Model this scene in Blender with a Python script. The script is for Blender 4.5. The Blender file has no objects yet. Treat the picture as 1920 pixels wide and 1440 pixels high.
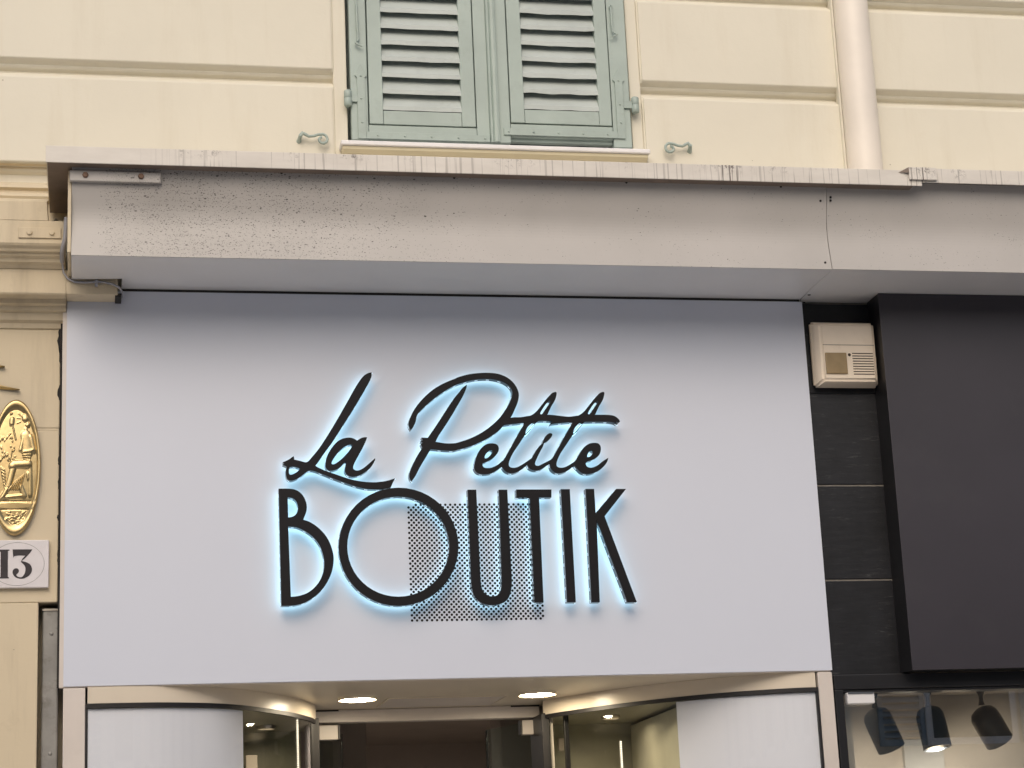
import bpy, bmesh, math, random
import numpy as np
from mathutils import Vector, Matrix, noise as mnoise
random.seed(7)
rad = math.radians
sc = bpy.context.scene

# ------------------------------------------------------------------ camera
cam = bpy.data.cameras.new('camera')
cam_ob = bpy.data.objects.new('camera', cam)
sc.collection.objects.link(cam_ob)
yaw, pitch, roll = rad(11.816), rad(14.567), rad(-2.608)
fwd = Vector((math.sin(yaw) * math.cos(pitch), math.cos(yaw) * math.cos(pitch), math.sin(pitch)))
rgt = Vector((math.cos(yaw), -math.sin(yaw), 0))
upv = rgt.cross(fwd)
r2 = math.cos(roll) * rgt + math.sin(roll) * upv
u2 = -math.sin(roll) * rgt + math.cos(roll) * upv
mw = Matrix((r2, u2, -fwd)).transposed().to_4x4()
mw.translation = Vector((0.094, -7.8, 1.62))
cam_ob.matrix_world = mw
cam.sensor_width = 36.0
cam.lens = 3900 / 1920 * 36
cam.clip_start, cam.clip_end = 0.05, 500
sc.camera = cam_ob

# ------------------------------------------------------------------ sky, sun, exposure
SUN_EL, SUN_ROT = 38, 194
w = bpy.data.worlds.new('World'); sc.world = w; w.use_nodes = True
nt = w.node_tree
sky = nt.nodes.new('ShaderNodeTexSky'); sky.sky_type = 'NISHITA'; sky.sun_disc = False
sky.sun_elevation, sky.sun_rotation = rad(SUN_EL), rad(SUN_ROT)
sky.air_density, sky.dust_density, sky.ozone_density = 1.0, 6.0, 1.0
bg = nt.nodes['Background']; bg.inputs['Strength'].default_value = 0.15
nt.links.new(sky.outputs[0], bg.inputs[0])
sun = bpy.data.lights.new('sun', 'SUN'); sun.energy = 1.0; sun.angle = rad(65); sun.color = (1.0, 0.985, 0.975)
sun_ob = bpy.data.objects.new('sun', sun); sc.collection.objects.link(sun_ob)
sd = Vector((math.sin(rad(SUN_ROT)) * math.cos(rad(SUN_EL)), math.cos(rad(SUN_ROT)) * math.cos(rad(SUN_EL)), math.sin(rad(SUN_EL))))
sun_ob.rotation_euler = sd.to_track_quat('Z', 'Y').to_euler()
sun_ob.location = sd * 60
sc.view_settings.view_transform = 'Standard'; sc.view_settings.look = 'None'
sc.view_settings.gamma = 1; sc.view_settings.use_curve_mapping = False
sc.view_settings.exposure = -0.50
sc.render.engine = 'CYCLES'
sc.cycles.use_denoising = True
sc.cycles.max_bounces = 7; sc.cycles.transparent_max_bounces = 16
sc.cycles.sample_clamp_indirect = 6.0
sc.cycles.caustics_reflective = False; sc.cycles.caustics_refractive = False

# ------------------------------------------------------------------ materials
def N(nt, t, **kw):
    n = nt.nodes.new(t)
    for k, v in kw.items():
        setattr(n, k, v)
    return n
def L(nt, a, b): nt.links.new(a, b)
def math_node(nt, op, a, b=None, c=None, clamp=False):
    n = N(nt, 'ShaderNodeMath', operation=op, use_clamp=clamp)
    for i, v in enumerate((a, b, c)):
        if v is None: continue
        if isinstance(v, (int, float)): n.inputs[i].default_value = v
        else: L(nt, v, n.inputs[i])
    return n.outputs[0]
def noise_node(nt, vec, scale, detail=4, rough=0.55, dist=0.0):
    n = N(nt, 'ShaderNodeTexNoise')
    n.inputs['Scale'].default_value = scale; n.inputs['Detail'].default_value = detail
    n.inputs['Roughness'].default_value = rough; n.inputs['Distortion'].default_value = dist
    L(nt, vec, n.inputs['Vector'])
    return n.outputs[0]
def mapping(nt, vec, scale=(1, 1, 1), rot=(0, 0, 0), loc=(0, 0, 0)):
    m = N(nt, 'ShaderNodeMapping'); m.inputs['Scale'].default_value = scale
    m.inputs['Rotation'].default_value = rot; m.inputs['Location'].default_value = loc
    L(nt, vec, m.inputs['Vector']); return m.outputs[0]
def ramp(nt, fac, a, b):
    n = N(nt, 'ShaderNodeMapRange', clamp=True)
    n.inputs[1].default_value = a; n.inputs[2].default_value = b
    L(nt, fac, n.inputs[0]); return n.outputs[0]
def mix(nt, fac, a, b, blend='MIX'):
    n = N(nt, 'ShaderNodeMix', data_type='RGBA', blend_type=blend)
    if isinstance(fac, (int, float)): n.inputs[0].default_value = fac
    else: L(nt, fac, n.inputs[0])
    for i, v in ((6, a), (7, b)):
        if isinstance(v, (tuple, list)): n.inputs[i].default_value = (*v[:3], 1)
        else: L(nt, v, n.inputs[i])
    return n.outputs[2]
def base_mat(name):
    m = bpy.data.materials.new(name); m.use_nodes = True
    t = m.node_tree; b = t.nodes['Principled BSDF']
    geo = N(t, 'ShaderNodeNewGeometry')
    return m, t, b, geo.outputs['Position']
def bump(t, b, h, strength=0.2, dist=0.002):
    n = N(t, 'ShaderNodeBump'); n.inputs['Strength'].default_value = strength; n.inputs['Distance'].default_value = dist
    L(t, h, n.inputs['Height']); L(t, n.outputs[0], b.inputs['Normal'])
def paint(name, col, rough=0.5, var=0.06, vscale=3.0, bscale=60, bstr=0.12, bdist=0.001, metal=0.0, spec=0.5, stain=None, stain_amt=0.0, coat=0.0):
    m, t, b, pos = base_mat(name)
    n1 = noise_node(t, pos, vscale, 6)
    f = ramp(t, n1, 0.3, 0.7)
    lo = tuple(max(0, c * (1 - var)) for c in col); hi = tuple(min(1, c * (1 + var)) for c in col)
    c = mix(t, f, lo, hi)
    if stain:
        n2 = noise_node(t, pos, vscale * 2.3, 8, 0.65)
        c = mix(t, math_node(t, 'MULTIPLY', ramp(t, n2, 0.55, 0.78), stain_amt), c, stain)
    L(t, c, b.inputs['Base Color'])
    b.inputs['Roughness'].default_value = rough; b.inputs['Metallic'].default_value = metal
    b.inputs['Specular IOR Level'].default_value = spec
    b.inputs['Coat Weight'].default_value = coat
    if bstr: bump(t, b, noise_node(t, pos, bscale, 5, 0.6), bstr, bdist)
    return m
def emit(name, col, s):
    m = bpy.data.materials.new(name); m.use_nodes = True; t = m.node_tree
    t.nodes.remove(t.nodes['Principled BSDF'])
    e = N(t, 'ShaderNodeEmission'); e.inputs[0].default_value = (*col, 1); e.inputs[1].default_value = s
    L(t, e.outputs[0], t.nodes['Material Output'].inputs[0]); return m
def glass(name, tint=(0.93, 0.96, 0.94), ior=1.55, gloss_col=(1, 1, 1)):
    m = bpy.data.materials.new(name); m.use_nodes = True; t = m.node_tree
    t.nodes.remove(t.nodes['Principled BSDF'])
    tr = N(t, 'ShaderNodeBsdfTransparent'); tr.inputs[0].default_value = (*tint, 1)
    gl = N(t, 'ShaderNodeBsdfGlossy'); gl.inputs['Roughness'].default_value = 0.0; gl.inputs[0].default_value = (*gloss_col, 1)
    geo = N(t, 'ShaderNodeNewGeometry'); dt = N(t, 'ShaderNodeVectorMath', operation='DOT_PRODUCT')
    L(t, geo.outputs['Normal'], dt.inputs[0]); L(t, geo.outputs['Incoming'], dt.inputs[1])
    f0 = ((ior - 1) / (ior + 1)) ** 2
    sch = math_node(t, 'POWER', math_node(t, 'SUBTRACT', 1.0, math_node(t, 'ABSOLUTE', dt.outputs['Value']), clamp=True), 5.0)
    mx = N(t, 'ShaderNodeMixShader'); L(t, math_node(t, 'MULTIPLY_ADD', sch, 1 - f0, f0), mx.inputs[0]); L(t, tr.outputs[0], mx.inputs[1]); L(t, gl.outputs[0], mx.inputs[2])
    L(t, mx.outputs[0], t.nodes['Material Output'].inputs[0]); return m

def plaster(name, col, stain=(0.45, 0.36, 0.22), amt=0.25, rough=0.62):
    m, t, b, pos = base_mat(name)
    big = noise_node(t, pos, 1.3, 5, 0.6); mid = noise_node(t, pos, 9, 6, 0.6)
    streak = noise_node(t, mapping(t, pos, (9, 9, 0.9)), 1.0, 6, 0.65)
    c = mix(t, ramp(t, big, 0.3, 0.72), tuple(x * 0.955 for x in col), tuple(min(1, x * 1.03) for x in col))
    c = mix(t, math_node(t, 'MULTIPLY', ramp(t, streak, 0.52, 0.8), amt * 0.7), c, stain)
    c = mix(t, math_node(t, 'MULTIPLY', ramp(t, mid, 0.62, 0.8), amt * 0.35), c, stain)
    v = N(t, 'ShaderNodeTexVoronoi'); v.inputs['Scale'].default_value = 7; v.inputs['Randomness'].default_value = 1
    L(t, pos, v.inputs['Vector'])
    chip = math_node(t, 'LESS_THAN', v.outputs['Distance'], 0.022)
    c = mix(t, math_node(t, 'MULTIPLY', chip, 0.5), c, tuple(x * 0.45 for x in stain))
    L(t, c, b.inputs['Base Color']); b.inputs['Roughness'].default_value = rough
    b.inputs['Specular IOR Level'].default_value = 0.35
    h = math_node(t, 'ADD', math_node(t, 'ADD', math_node(t, 'MULTIPLY', noise_node(t, pos, 2.6, 3, 0.5), 4.0), noise_node(t, pos, 14, 6, 0.6)), math_node(t, 'MULTIPLY', noise_node(t, mapping(t, pos, (60, 60, 160)), 1.0, 3), 0.18))
    bump(t, b, h, 0.28, 0.004)
    return m

CREAM = plaster('cream_render', (0.76, 0.718, 0.60))
CREAM_SHADED = plaster('cream_paint_shaded', (0.65, 0.555, 0.395), (0.16, 0.11, 0.06), 0.5, 0.5)  # same cream paint, its shade mixed into a darker, yellower base colour; stains on top
PIPE = paint('pink_cream_paint', (0.83, 0.765, 0.68), 0.42, 0.05, 4, 30, 0.1)
SILLW = paint('white_marble', (0.82, 0.80, 0.80), 0.4, 0.06, 7, stain=(0.5, 0.46, 0.43), stain_amt=0.25)
SILLC = plaster('yellow_sill_paint', (0.78, 0.70, 0.50), amt=0.15)
SAGE = paint('sage_green_paint', (0.385, 0.46, 0.42), 0.42, 0.07, 5, 45, 0.22, 0.002, stain=(0.27, 0.31, 0.28), stain_amt=0.4)
SAGE_IRON = paint('sage_painted_iron', (0.37, 0.445, 0.405), 0.38, 0.08, 12, 90, 0.35, 0.001, stain=(0.2, 0.19, 0.15), stain_amt=0.3)
SLATP = paint('pale_slat_paint', (0.50, 0.55, 0.525), 0.42, 0.08, 6, 45, 0.2, 0.002, stain=(0.33, 0.36, 0.33), stain_amt=0.4)
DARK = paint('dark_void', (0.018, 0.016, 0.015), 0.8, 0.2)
BLACK = paint('black_lacquer', (0.007, 0.0065, 0.0085), 0.5, 0.2, 6, 80, 0.05, spec=0.22)
BLACK_SIDE = paint('black_letter_side', (0.014, 0.014, 0.017), 0.16, 0.1, 6, 80, 0.0)
GASKET = paint('black_gasket', (0.01, 0.009, 0.01), 0.45, 0.1)
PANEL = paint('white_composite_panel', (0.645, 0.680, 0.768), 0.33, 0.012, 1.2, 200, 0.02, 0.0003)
FRAME = paint('beige_aluminium', (0.66, 0.60, 0.545), 0.38, 0.05, 4, 60, 0.05, stain=(0.40, 0.33, 0.27), stain_amt=0.2)
CEIL = paint('beige_gloss_ceiling', (0.70, 0.62, 0.50), 0.30, 0.04, 3, 30, 0.03)
FILM = paint('white_film', (0.80, 0.81, 0.90), 0.7, 0.012, 1.5, bstr=0)
GREYM = paint('galvanised_metal', (0.30, 0.295, 0.28), 0.5, 0.25, 8, 40, 0.2, metal=0.3, stain=(0.09, 0.075, 0.06), stain_amt=0.6)
STEEL = paint('brushed_steel', (0.55, 0.50, 0.43), 0.32, 0.1, 8, metal=0.9, bstr=0.0)
CABLE = paint('grey_cable_sheath', (0.33, 0.33, 0.36), 0.5, 0.15)
GOLD = paint('gilt_brass', (0.58, 0.44, 0.22), 0.30, 0.14, 25, 60, 0.05, metal=1.0, stain=(0.30, 0.18, 0.06), stain_amt=0.5)
MARBLE = paint('white_number_plate', (0.70, 0.67, 0.68), 0.35, 0.05, 12, stain=(0.5, 0.42, 0.40), stain_amt=0.25)
INK = paint('black_painted_digit', (0.018, 0.013, 0.017), 0.45, 0.5, 40)
SIREN = paint('yellowed_plastic', (0.86, 0.74, 0.59), 0.36, 0.04, 6, bstr=0.03, stain=(0.4, 0.3, 0.2), stain_amt=0.2)
LENS = paint('amber_lens', (0.30, 0.215, 0.105), 0.25, 0.1, 20)
SLOT = paint('brown_slot', (0.055, 0.035, 0.02), 0.7)
GROUT = paint('beige_grout', (0.25, 0.23, 0.20), 0.85, 0.2, 30)
DPANEL = paint('dark_purple_panel', (0.038, 0.0345, 0.043), 0.36, 0.15, 1.2, 120, 0.06, 0.0006, stain=(0.062, 0.06, 0.062), stain_amt=0.4)
BFRAME = paint('black_frame', (0.011, 0.011, 0.013), 0.35, 0.2, 6)
INT = paint('interior_brown', (0.37, 0.325, 0.295), 0.7, 0.08)
INT_O = paint('interior_olive', (0.31, 0.295, 0.22), 0.45, 0.1, 3)
INT_B = paint('interior_beige', (0.60, 0.525, 0.45), 0.6, 0.05)
FLOORM = paint('floor_tile', (0.55, 0.50, 0.43), 0.4, 0.1)
SPOTM = paint('dark_spot_body', (0.075, 0.085, 0.10), 0.38, 0.1)
SPOTB = paint('bronze_spot_body', (0.15, 0.12, 0.095), 0.38, 0.1)
WHITE = paint('white_plastic', (0.74, 0.73, 0.73), 0.4, 0.02)
RUST = paint('rusty_bolt', (0.20, 0.12, 0.08), 0.7, 0.3, 60)
ASPH = paint('pale_street_paving', (0.60, 0.58, 0.56), 0.85, 0.2, 4, 120, 0.5, 0.004)
PAVE = paint('pavement_stone', (0.60, 0.58, 0.56), 0.75, 0.12, 2, 60, 0.2)
OPPW = plaster('opposite_render', (0.70, 0.64, 0.54))
OPPS = paint('opposite_shutter_paint', (0.22, 0.28, 0.33), 0.6, 0.08)
GLASS = glass('clear_glass', (0.975, 0.98, 0.97), 1.28)
GLASS_R = glass('shop_glass', (0.92, 0.94, 0.93), 2.5)
DOORG = glass('door_glass', (0.80, 0.88, 0.84), 1.5)
PANE = paint('window_pane_dark', (0.03, 0.035, 0.04), 0.08, 0.1, bstr=0)
HALO = emit('halo_light', (0.50, 0.86, 1.0), 5.0)
LEDM = emit('led_point', (0.70, 0.87, 1.0), 1.5)
LEDW = emit('led_warm', (1.0, 0.88, 0.66), 3.5)
for m_ in (LEDM, LEDW): m_.cycles.emission_sampling = 'NONE'
LAMP = emit('downlight_disc', (1.0, 0.84, 0.60), 180.0)
LAMP_FILL = emit('shop_fill_disc', (1.0, 0.90, 0.80), 640.0)  # glow of the unseen lamps added to brighten the shop room
CURT = paint('olive_curtain', (0.52, 0.50, 0.39), 0.6, 0.08, 5)
LAMPRIM = paint('downlight_rim', (0.75, 0.68, 0.52), 0.35, 0.02, bstr=0)

# speckled canopy sheet
def speckled():
    m, t, b, pos = base_mat('speckled_canopy_sheet')
    sx = N(t, 'ShaderNodeSeparateXYZ'); L(t, pos, sx.inputs[0])
    base = mix(t, ramp(t, noise_node(t, pos, 2.2, 5), 0.3, 0.7), (0.435, 0.415, 0.39), (0.495, 0.47, 0.445))
    # how densely the dirt sits: thick near the left end, thin to the right
    dl = math_node(t, 'MULTIPLY', ramp(t, sx.outputs[0], 0.10, 0.18), math_node(t, 'SUBTRACT', 1.0, ramp(t, sx.outputs[0], 0.25, 1.7)))
    cl = ramp(t, noise_node(t, mapping(t, pos, (1.6, 1, 5)), 1.6, 4, 0.6), 0.38, 0.72)
    dens = math_node(t, 'ADD', math_node(t, 'MULTIPLY', math_node(t, 'MULTIPLY', dl, math_node(t, 'MULTIPLY_ADD', ramp(t, noise_node(t, pos, 6, 4, 0.6), 0.3, 0.7), 0.8, 0.45)), 0.85), math_node(t, 'MULTIPLY', cl, 0.26))
    dens = math_node(t, 'ADD', dens, 0.10)
    spots = None
    for scl, rr, amt in ((100, 0.33, 0.75), (170, 0.40, 0.9), (62, 0.21, 0.55), (300, 0.48, 0.95)):
        v = N(t, 'ShaderNodeTexVoronoi'); v.inputs['Scale'].default_value = scl
        L(t, mapping(t, pos, (0.62, 1, 1.05), (0, rad(-18), 0)), v.inputs['Vector'])
        s = N(t, 'ShaderNodeSeparateColor'); L(t, v.outputs['Color'], s.inputs[0])
        size = math_node(t, 'SUBTRACT', math_node(t, 'MULTIPLY', dens, amt), s.outputs[0])
        size = math_node(t, 'MULTIPLY', math_node(t, 'MULTIPLY', ramp(t, size, 0.0, 0.25), s.outputs[1]), rr)
        sp = math_node(t, 'MULTIPLY', math_node(t, 'LESS_THAN', v.outputs['Distance'], size), math_node(t, 'MULTIPLY_ADD', s.outputs[2], 0.60, 0.28))
        spots = sp if spots is None else math_node(t, 'MAXIMUM', spots, sp)
    sm = math_node(t, 'MULTIPLY', ramp(t, sx.outputs[0], 0.12, 0.2), math_node(t, 'SUBTRACT', 1.0, ramp(t, sx.outputs[0], 0.3, 1.1)))
    sm = math_node(t, 'MULTIPLY', sm, ramp(t, noise_node(t, mapping(t, pos, (1.5, 1, 3)), 3.0, 6, 0.65), 0.40, 0.70))
    base = mix(t, math_node(t, 'MULTIPLY', sm, 0.16), base, (0.16, 0.135, 0.12))
    c = mix(t, spots, base, (0.035, 0.03, 0.028))
    L(t, c, b.inputs['Base Color']); b.inputs['Roughness'].default_value = 0.36
    bump(t, b, noise_node(t, pos, 2.5, 2), 0.12, 0.01)
    return m
FASCIA = speckled()
SOFFIT = paint('canopy_soffit_sheet', (0.74, 0.735, 0.735), 0.27, 0.04, 2, 3, 0.05, 0.004)
def drip():
    m, t, b, pos = base_mat('streaked_cap_metal')
    sx = N(t, 'ShaderNodeSeparateXYZ'); L(t, pos, sx.inputs[0])
    base = mix(t, ramp(t, noise_node(t, mapping(t, pos, (3, 1, 9)), 1.5, 6, 0.6), 0.3, 0.7), (0.64, 0.60, 0.54), (0.75, 0.71, 0.645))
    cl = ramp(t, noise_node(t, mapping(t, pos, (1, 0, 0)), 3.4, 4, 0.7), 0.50, 0.60)
    left = ramp(t, sx.outputs[0], 0.2, 0.7)
    s1 = noise_node(t, mapping(t, pos, (150, 1, 3)), 1.0, 3, 0.6)
    s2 = noise_node(t, mapping(t, pos, (60, 1, 60)), 1.0, 5, 0.75)
    s3 = noise_node(t, mapping(t, pos, (130, 1, 2)), 1.0, 1, 0.5)
    f = math_node(t, 'MULTIPLY', ramp(t, s1, 0.60, 0.66), cl)
    top = ramp(t, sx.outputs[2], 4.415, 4.45)
    f = math_node(t, 'MAXIMUM', f, math_node(t, 'MULTIPLY', math_node(t, 'MULTIPLY', ramp(t, s2, 0.52, 0.60), cl), top))
    f = math_node(t, 'MAXIMUM', f, math_node(t, 'MULTIPLY', ramp(t, s3, 0.635, 0.68), 0.38))
    f = math_node(t, 'MULTIPLY', f, math_node(t, 'MULTIPLY', left, 0.85))
    c = mix(t, f, base, (0.05, 0.027, 0.022))
    L(t, c, b.inputs['Base Color']); b.inputs['Roughness'].default_value = 0.5
    bump(t, b, noise_node(t, mapping(t, pos, (6, 1, 20)), 1.5, 4), 0.15, 0.004)
    return m
CAP = drip()
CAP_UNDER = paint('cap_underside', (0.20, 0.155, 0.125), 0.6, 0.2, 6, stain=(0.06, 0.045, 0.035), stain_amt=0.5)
def scratched():
    m, t, b, pos = base_mat('scratched_black_tile')
    n = noise_node(t, mapping(t, pos, (14, 14, 90), (0, rad(6), 0)), 1.0, 5, 0.7)
    n2 = noise_node(t, pos, 5, 6, 0.7)
    f = math_node(t, 'MULTIPLY', ramp(t, n, 0.58, 0.74), ramp(t, n2, 0.40, 0.66))
    c = mix(t, ramp(t, n2, 0.35, 0.7), (0.006, 0.0065, 0.0085), (0.014, 0.015, 0.019))
    c = mix(t, math_node(t, 'MULTIPLY', f, 0.55), c, (0.13, 0.13, 0.125))
    L(t, c, b.inputs['Base Color']); b.inputs['Roughness'].default_value = 0.45; b.inputs['Specular IOR Level'].default_value = 0.4
    bump(t, b, noise_node(t, mapping(t, pos, (8, 8, 40)), 1.0, 6, 0.6), 0.35, 0.003)
    return m
TILE = scratched()

# ------------------------------------------------------------------ mesh helpers
W = {}
def mk(name, verts, faces, mat, parent=None, smooth=False, mats=None, fmat=None):
    vs = [Vector(v) for v in verts]
    lo = Vector((min(v.x for v in vs), min(v.y for v in vs), min(v.z for v in vs)))
    hi = Vector((max(v.x for v in vs), max(v.y for v in vs), max(v.z for v in vs)))
    org = Vector(((lo.x + hi.x) / 2, (lo.y + hi.y) / 2, lo.z))
    me = bpy.data.meshes.new(name)
    me.from_pydata([v - org for v in vs], [], faces)
    me.update()
    for m in (mats or [mat]): me.materials.append(m)
    if fmat: me.polygons.foreach_set('material_index', fmat)
    if smooth: me.polygons.foreach_set('use_smooth', [True] * len(me.polygons))
    return link(name, me, org, parent)
def link(name, me, org, parent):
    o = bpy.data.objects.new(name, me)
    sc.collection.objects.link(o)
    o.location = org - (W[parent.name] if parent else Vector())
    if parent: o.parent = parent
    W[o.name] = org.copy()
    return o
def thing(name, loc, label, cat, group=None):
    o = bpy.data.objects.new(name, None); sc.collection.objects.link(o)
    o.location = loc; o.empty_display_size = 0.1; W[o.name] = Vector(loc)
    tag(o, label, cat, group); return o
def tag(o, label=None, cat=None, group=None, kind=None):
    if label: o['label'] = label
    if cat: o['category'] = cat
    if group: o['group'] = group
    if kind: o['kind'] = kind
    return o
def bm_obj(name, bm, mat, parent, smooth=False, recalc=True):
    if recalc: bmesh.ops.recalc_face_normals(bm, faces=bm.faces)
    if smooth: bmesh.ops.split_edges(bm, edges=[e for e in bm.edges if len(e.link_faces) == 2 and e.calc_face_angle(0) > 0.85])
    bm.verts.index_update()
    o = mk(name, [v.co.copy() for v in bm.verts], [[v.index for v in f.verts] for f in bm.faces], mat, parent, smooth)
    bm.free(); return o
def bm_box(bm, x0, x1, y0, y1, z0, z1, bev=0.0, seg=2):
    b2 = bmesh.new()
    bmesh.ops.create_cube(b2, size=1)
    for v in b2.verts:
        v.co = Vector(((x0 + x1) / 2 + v.co.x * (x1 - x0), (y0 + y1) / 2 + v.co.y * (y1 - y0), (z0 + z1) / 2 + v.co.z * (z1 - z0)))
    if bev: bmesh.ops.bevel(b2, geom=b2.edges[:], offset=bev, segments=seg, affect='EDGES', profile=0.5)
    join(bm, b2)
def join(bm, b2):
    vm = [bm.verts.new(v.co) for v in b2.verts]
    b2.verts.index_update()
    for f in b2.faces: bm.faces.new([vm[v.index] for v in f.verts])
    b2.free()
def box(name, x0, x1, y0, y1, z0, z1, mat, parent=None, bev=0.002, seg=2):
    bm = bmesh.new(); bm_box(bm, x0, x1, y0, y1, z0, z1, bev, seg)
    return bm_obj(name, bm, mat, parent)
def bm_prism(bm, prof, x0, x1, axis='x'):
    f = {'x': lambda t, a, b: (t, a, b), 'y': lambda t, a, b: (a, t, b), 'z': lambda t, a, b: (a, b, t)}[axis]
    A = [bm.verts.new(f(x0, a, b)) for a, b in prof]; B = [bm.verts.new(f(x1, a, b)) for a, b in prof]
    n = len(prof)
    bm.faces.new(A); bm.faces.new(B[::-1])
    for i in range(n): bm.faces.new([A[i], B[i], B[(i + 1) % n], A[(i + 1) % n]])
def prism(name, prof, x0, x1, mat, parent=None, axis='x', smooth=False):
    bm = bmesh.new(); bm_prism(bm, prof, x0, x1, axis)
    return bm_obj(name, bm, mat, parent, smooth)
def bm_tube(bm, path, r, seg=10, cap=True):
    path = [Vector(p) for p in path]; n = len(path)
    rs = r if isinstance(r, (list, tuple)) else [r] * n
    rings = []; prev = None
    for i, p in enumerate(path):
        t = (path[min(i + 1, n - 1)] - path[max(i - 1, 0)]).normalized()
        if prev is None:
            a = t.cross(Vector((0, 0, 1)));
            if a.length < 0.1: a = t.cross(Vector((0, 1, 0)))
        else: a = prev - t * prev.dot(t)
        a.normalize(); b = t.cross(a); prev = a
        rings.append([bm.verts.new(p + rs[i] * (math.cos(k * 2 * math.pi / seg) * a + math.sin(k * 2 * math.pi / seg) * b)) for k in range(seg)])
    for i in range(n - 1):
        for k in range(seg):
            bm.faces.new([rings[i][k], rings[i][(k + 1) % seg], rings[i + 1][(k + 1) % seg], rings[i + 1][k]])
    if cap:
        bm.faces.new(rings[0][::-1]); bm.faces.new(rings[-1])
def tube(name, path, r, mat, parent=None, seg=10):
    bm = bmesh.new(); bm_tube(bm, path, r, seg)
    o = bm_obj(name, bm, mat, parent, True)
    return o
def bm_lathe(bm, prof, org, axis, seg=24):
    # prof: (radius, distance along axis)
    ax = Vector(axis).normalized(); a = ax.cross(Vector((0, 0, 1)))
    if a.length < 0.1: a = ax.cross(Vector((0, 1, 0)))
    a.normalize(); b = ax.cross(a); org = Vector(org); rings = []
    for r, d in prof:
        if r < 1e-6: rings.append([bm.verts.new(org + ax * d)])
        else: rings.append([bm.verts.new(org + ax * d + r * (math.cos(k * 2 * math.pi / seg) * a + math.sin(k * 2 * math.pi / seg) * b)) for k in range(seg)])
    for i in range(len(rings) - 1):
        p, q = rings[i], rings[i + 1]
        for k in range(seg):
            k2 = (k + 1) % seg
            if len(p) == 1 and len(q) == 1: continue
            if len(p) == 1: bm.faces.new([p[0], q[k2], q[k]])
            elif len(q) == 1: bm.faces.new([p[k], p[k2], q[0]])
            else: bm.faces.new([p[k], p[k2], q[k2], q[k]])
def lathe(name, prof, org, axis, mat, parent=None, seg=24, smooth=True):
    bm = bmesh.new(); bm_lathe(bm, prof, org, axis, seg)
    return bm_obj(name, bm, mat, parent, smooth)
def cut_out(name, loops, yf, yb, mat, parent, bevel=0.0, side=None, inset=0.0):
    """flat plate cut to outlines (x, z), front at yf, back at yb"""
    cu = bpy.data.curves.new(name, 'CURVE'); cu.dimensions = '2D'; cu.fill_mode = 'BOTH'
    cu.extrude = (yb - yf) / 2 - bevel; cu.bevel_depth = bevel; cu.bevel_resolution = 1 if bevel else 0; cu.offset = -bevel - inset
    for lp in loops:
        s = cu.splines.new('POLY'); s.points.add(len(lp) - 1); s.use_cyclic_u = True
        for i, (x, z) in enumerate(lp): s.points[i].co = (x, z, 0, 1)
    tmp = bpy.data.objects.new('tmp', cu)
    me = tmp.to_mesh()
    ym = (yf + yb) / 2
    vs = [(v.co.x, ym - v.co.z, v.co.y) for v in me.vertices]
    fs = [list(p.vertices) for p in me.polygons]
    fm = [0 if p.normal.z > 0.7 else 1 for p in me.polygons]
    tmp.to_mesh_clear(); bpy.data.objects.remove(tmp); bpy.data.curves.remove(cu)
    return mk(name, vs, fs, mat, parent, mats=[mat, side or mat], fmat=fm)
def inset_loops(loops, d):
    out = []
    for li, lp in enumerate(loops):
        n = len(lp); P = [Vector((x, z)) for x, z in lp]
        ar = sum(P[i].x * P[(i + 1) % n].y - P[(i + 1) % n].x * P[i].y for i in range(n))
        s = (1 if ar > 0 else -1) * (1 if li == 0 else -1); res = []
        for i in range(n):
            a = (P[i] - P[i - 1]); b = (P[(i + 1) % n] - P[i])
            if a.length < 1e-6 or b.length < 1e-6: continue
            a.normalize(); b.normalize()
            nn = Vector((-a.y - b.y, a.x + b.x))
            if nn.length < 1e-3: continue
            nn.normalize(); cs = max(0.55, nn.dot(Vector((-a.y, a.x))))
            q = P[i] + nn * (s * d / cs); res.append((q.x, q.y))
        out.append(res)
    return out
def copy_tree(o, loc, parent=None):
    c = o.copy(); sc.collection.objects.link(c); c.parent = parent
    if parent is None: c.location = loc
    for ch in [x for x in bpy.data.objects if x.parent == o]: copy_tree(ch, None, c)
    return c
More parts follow.
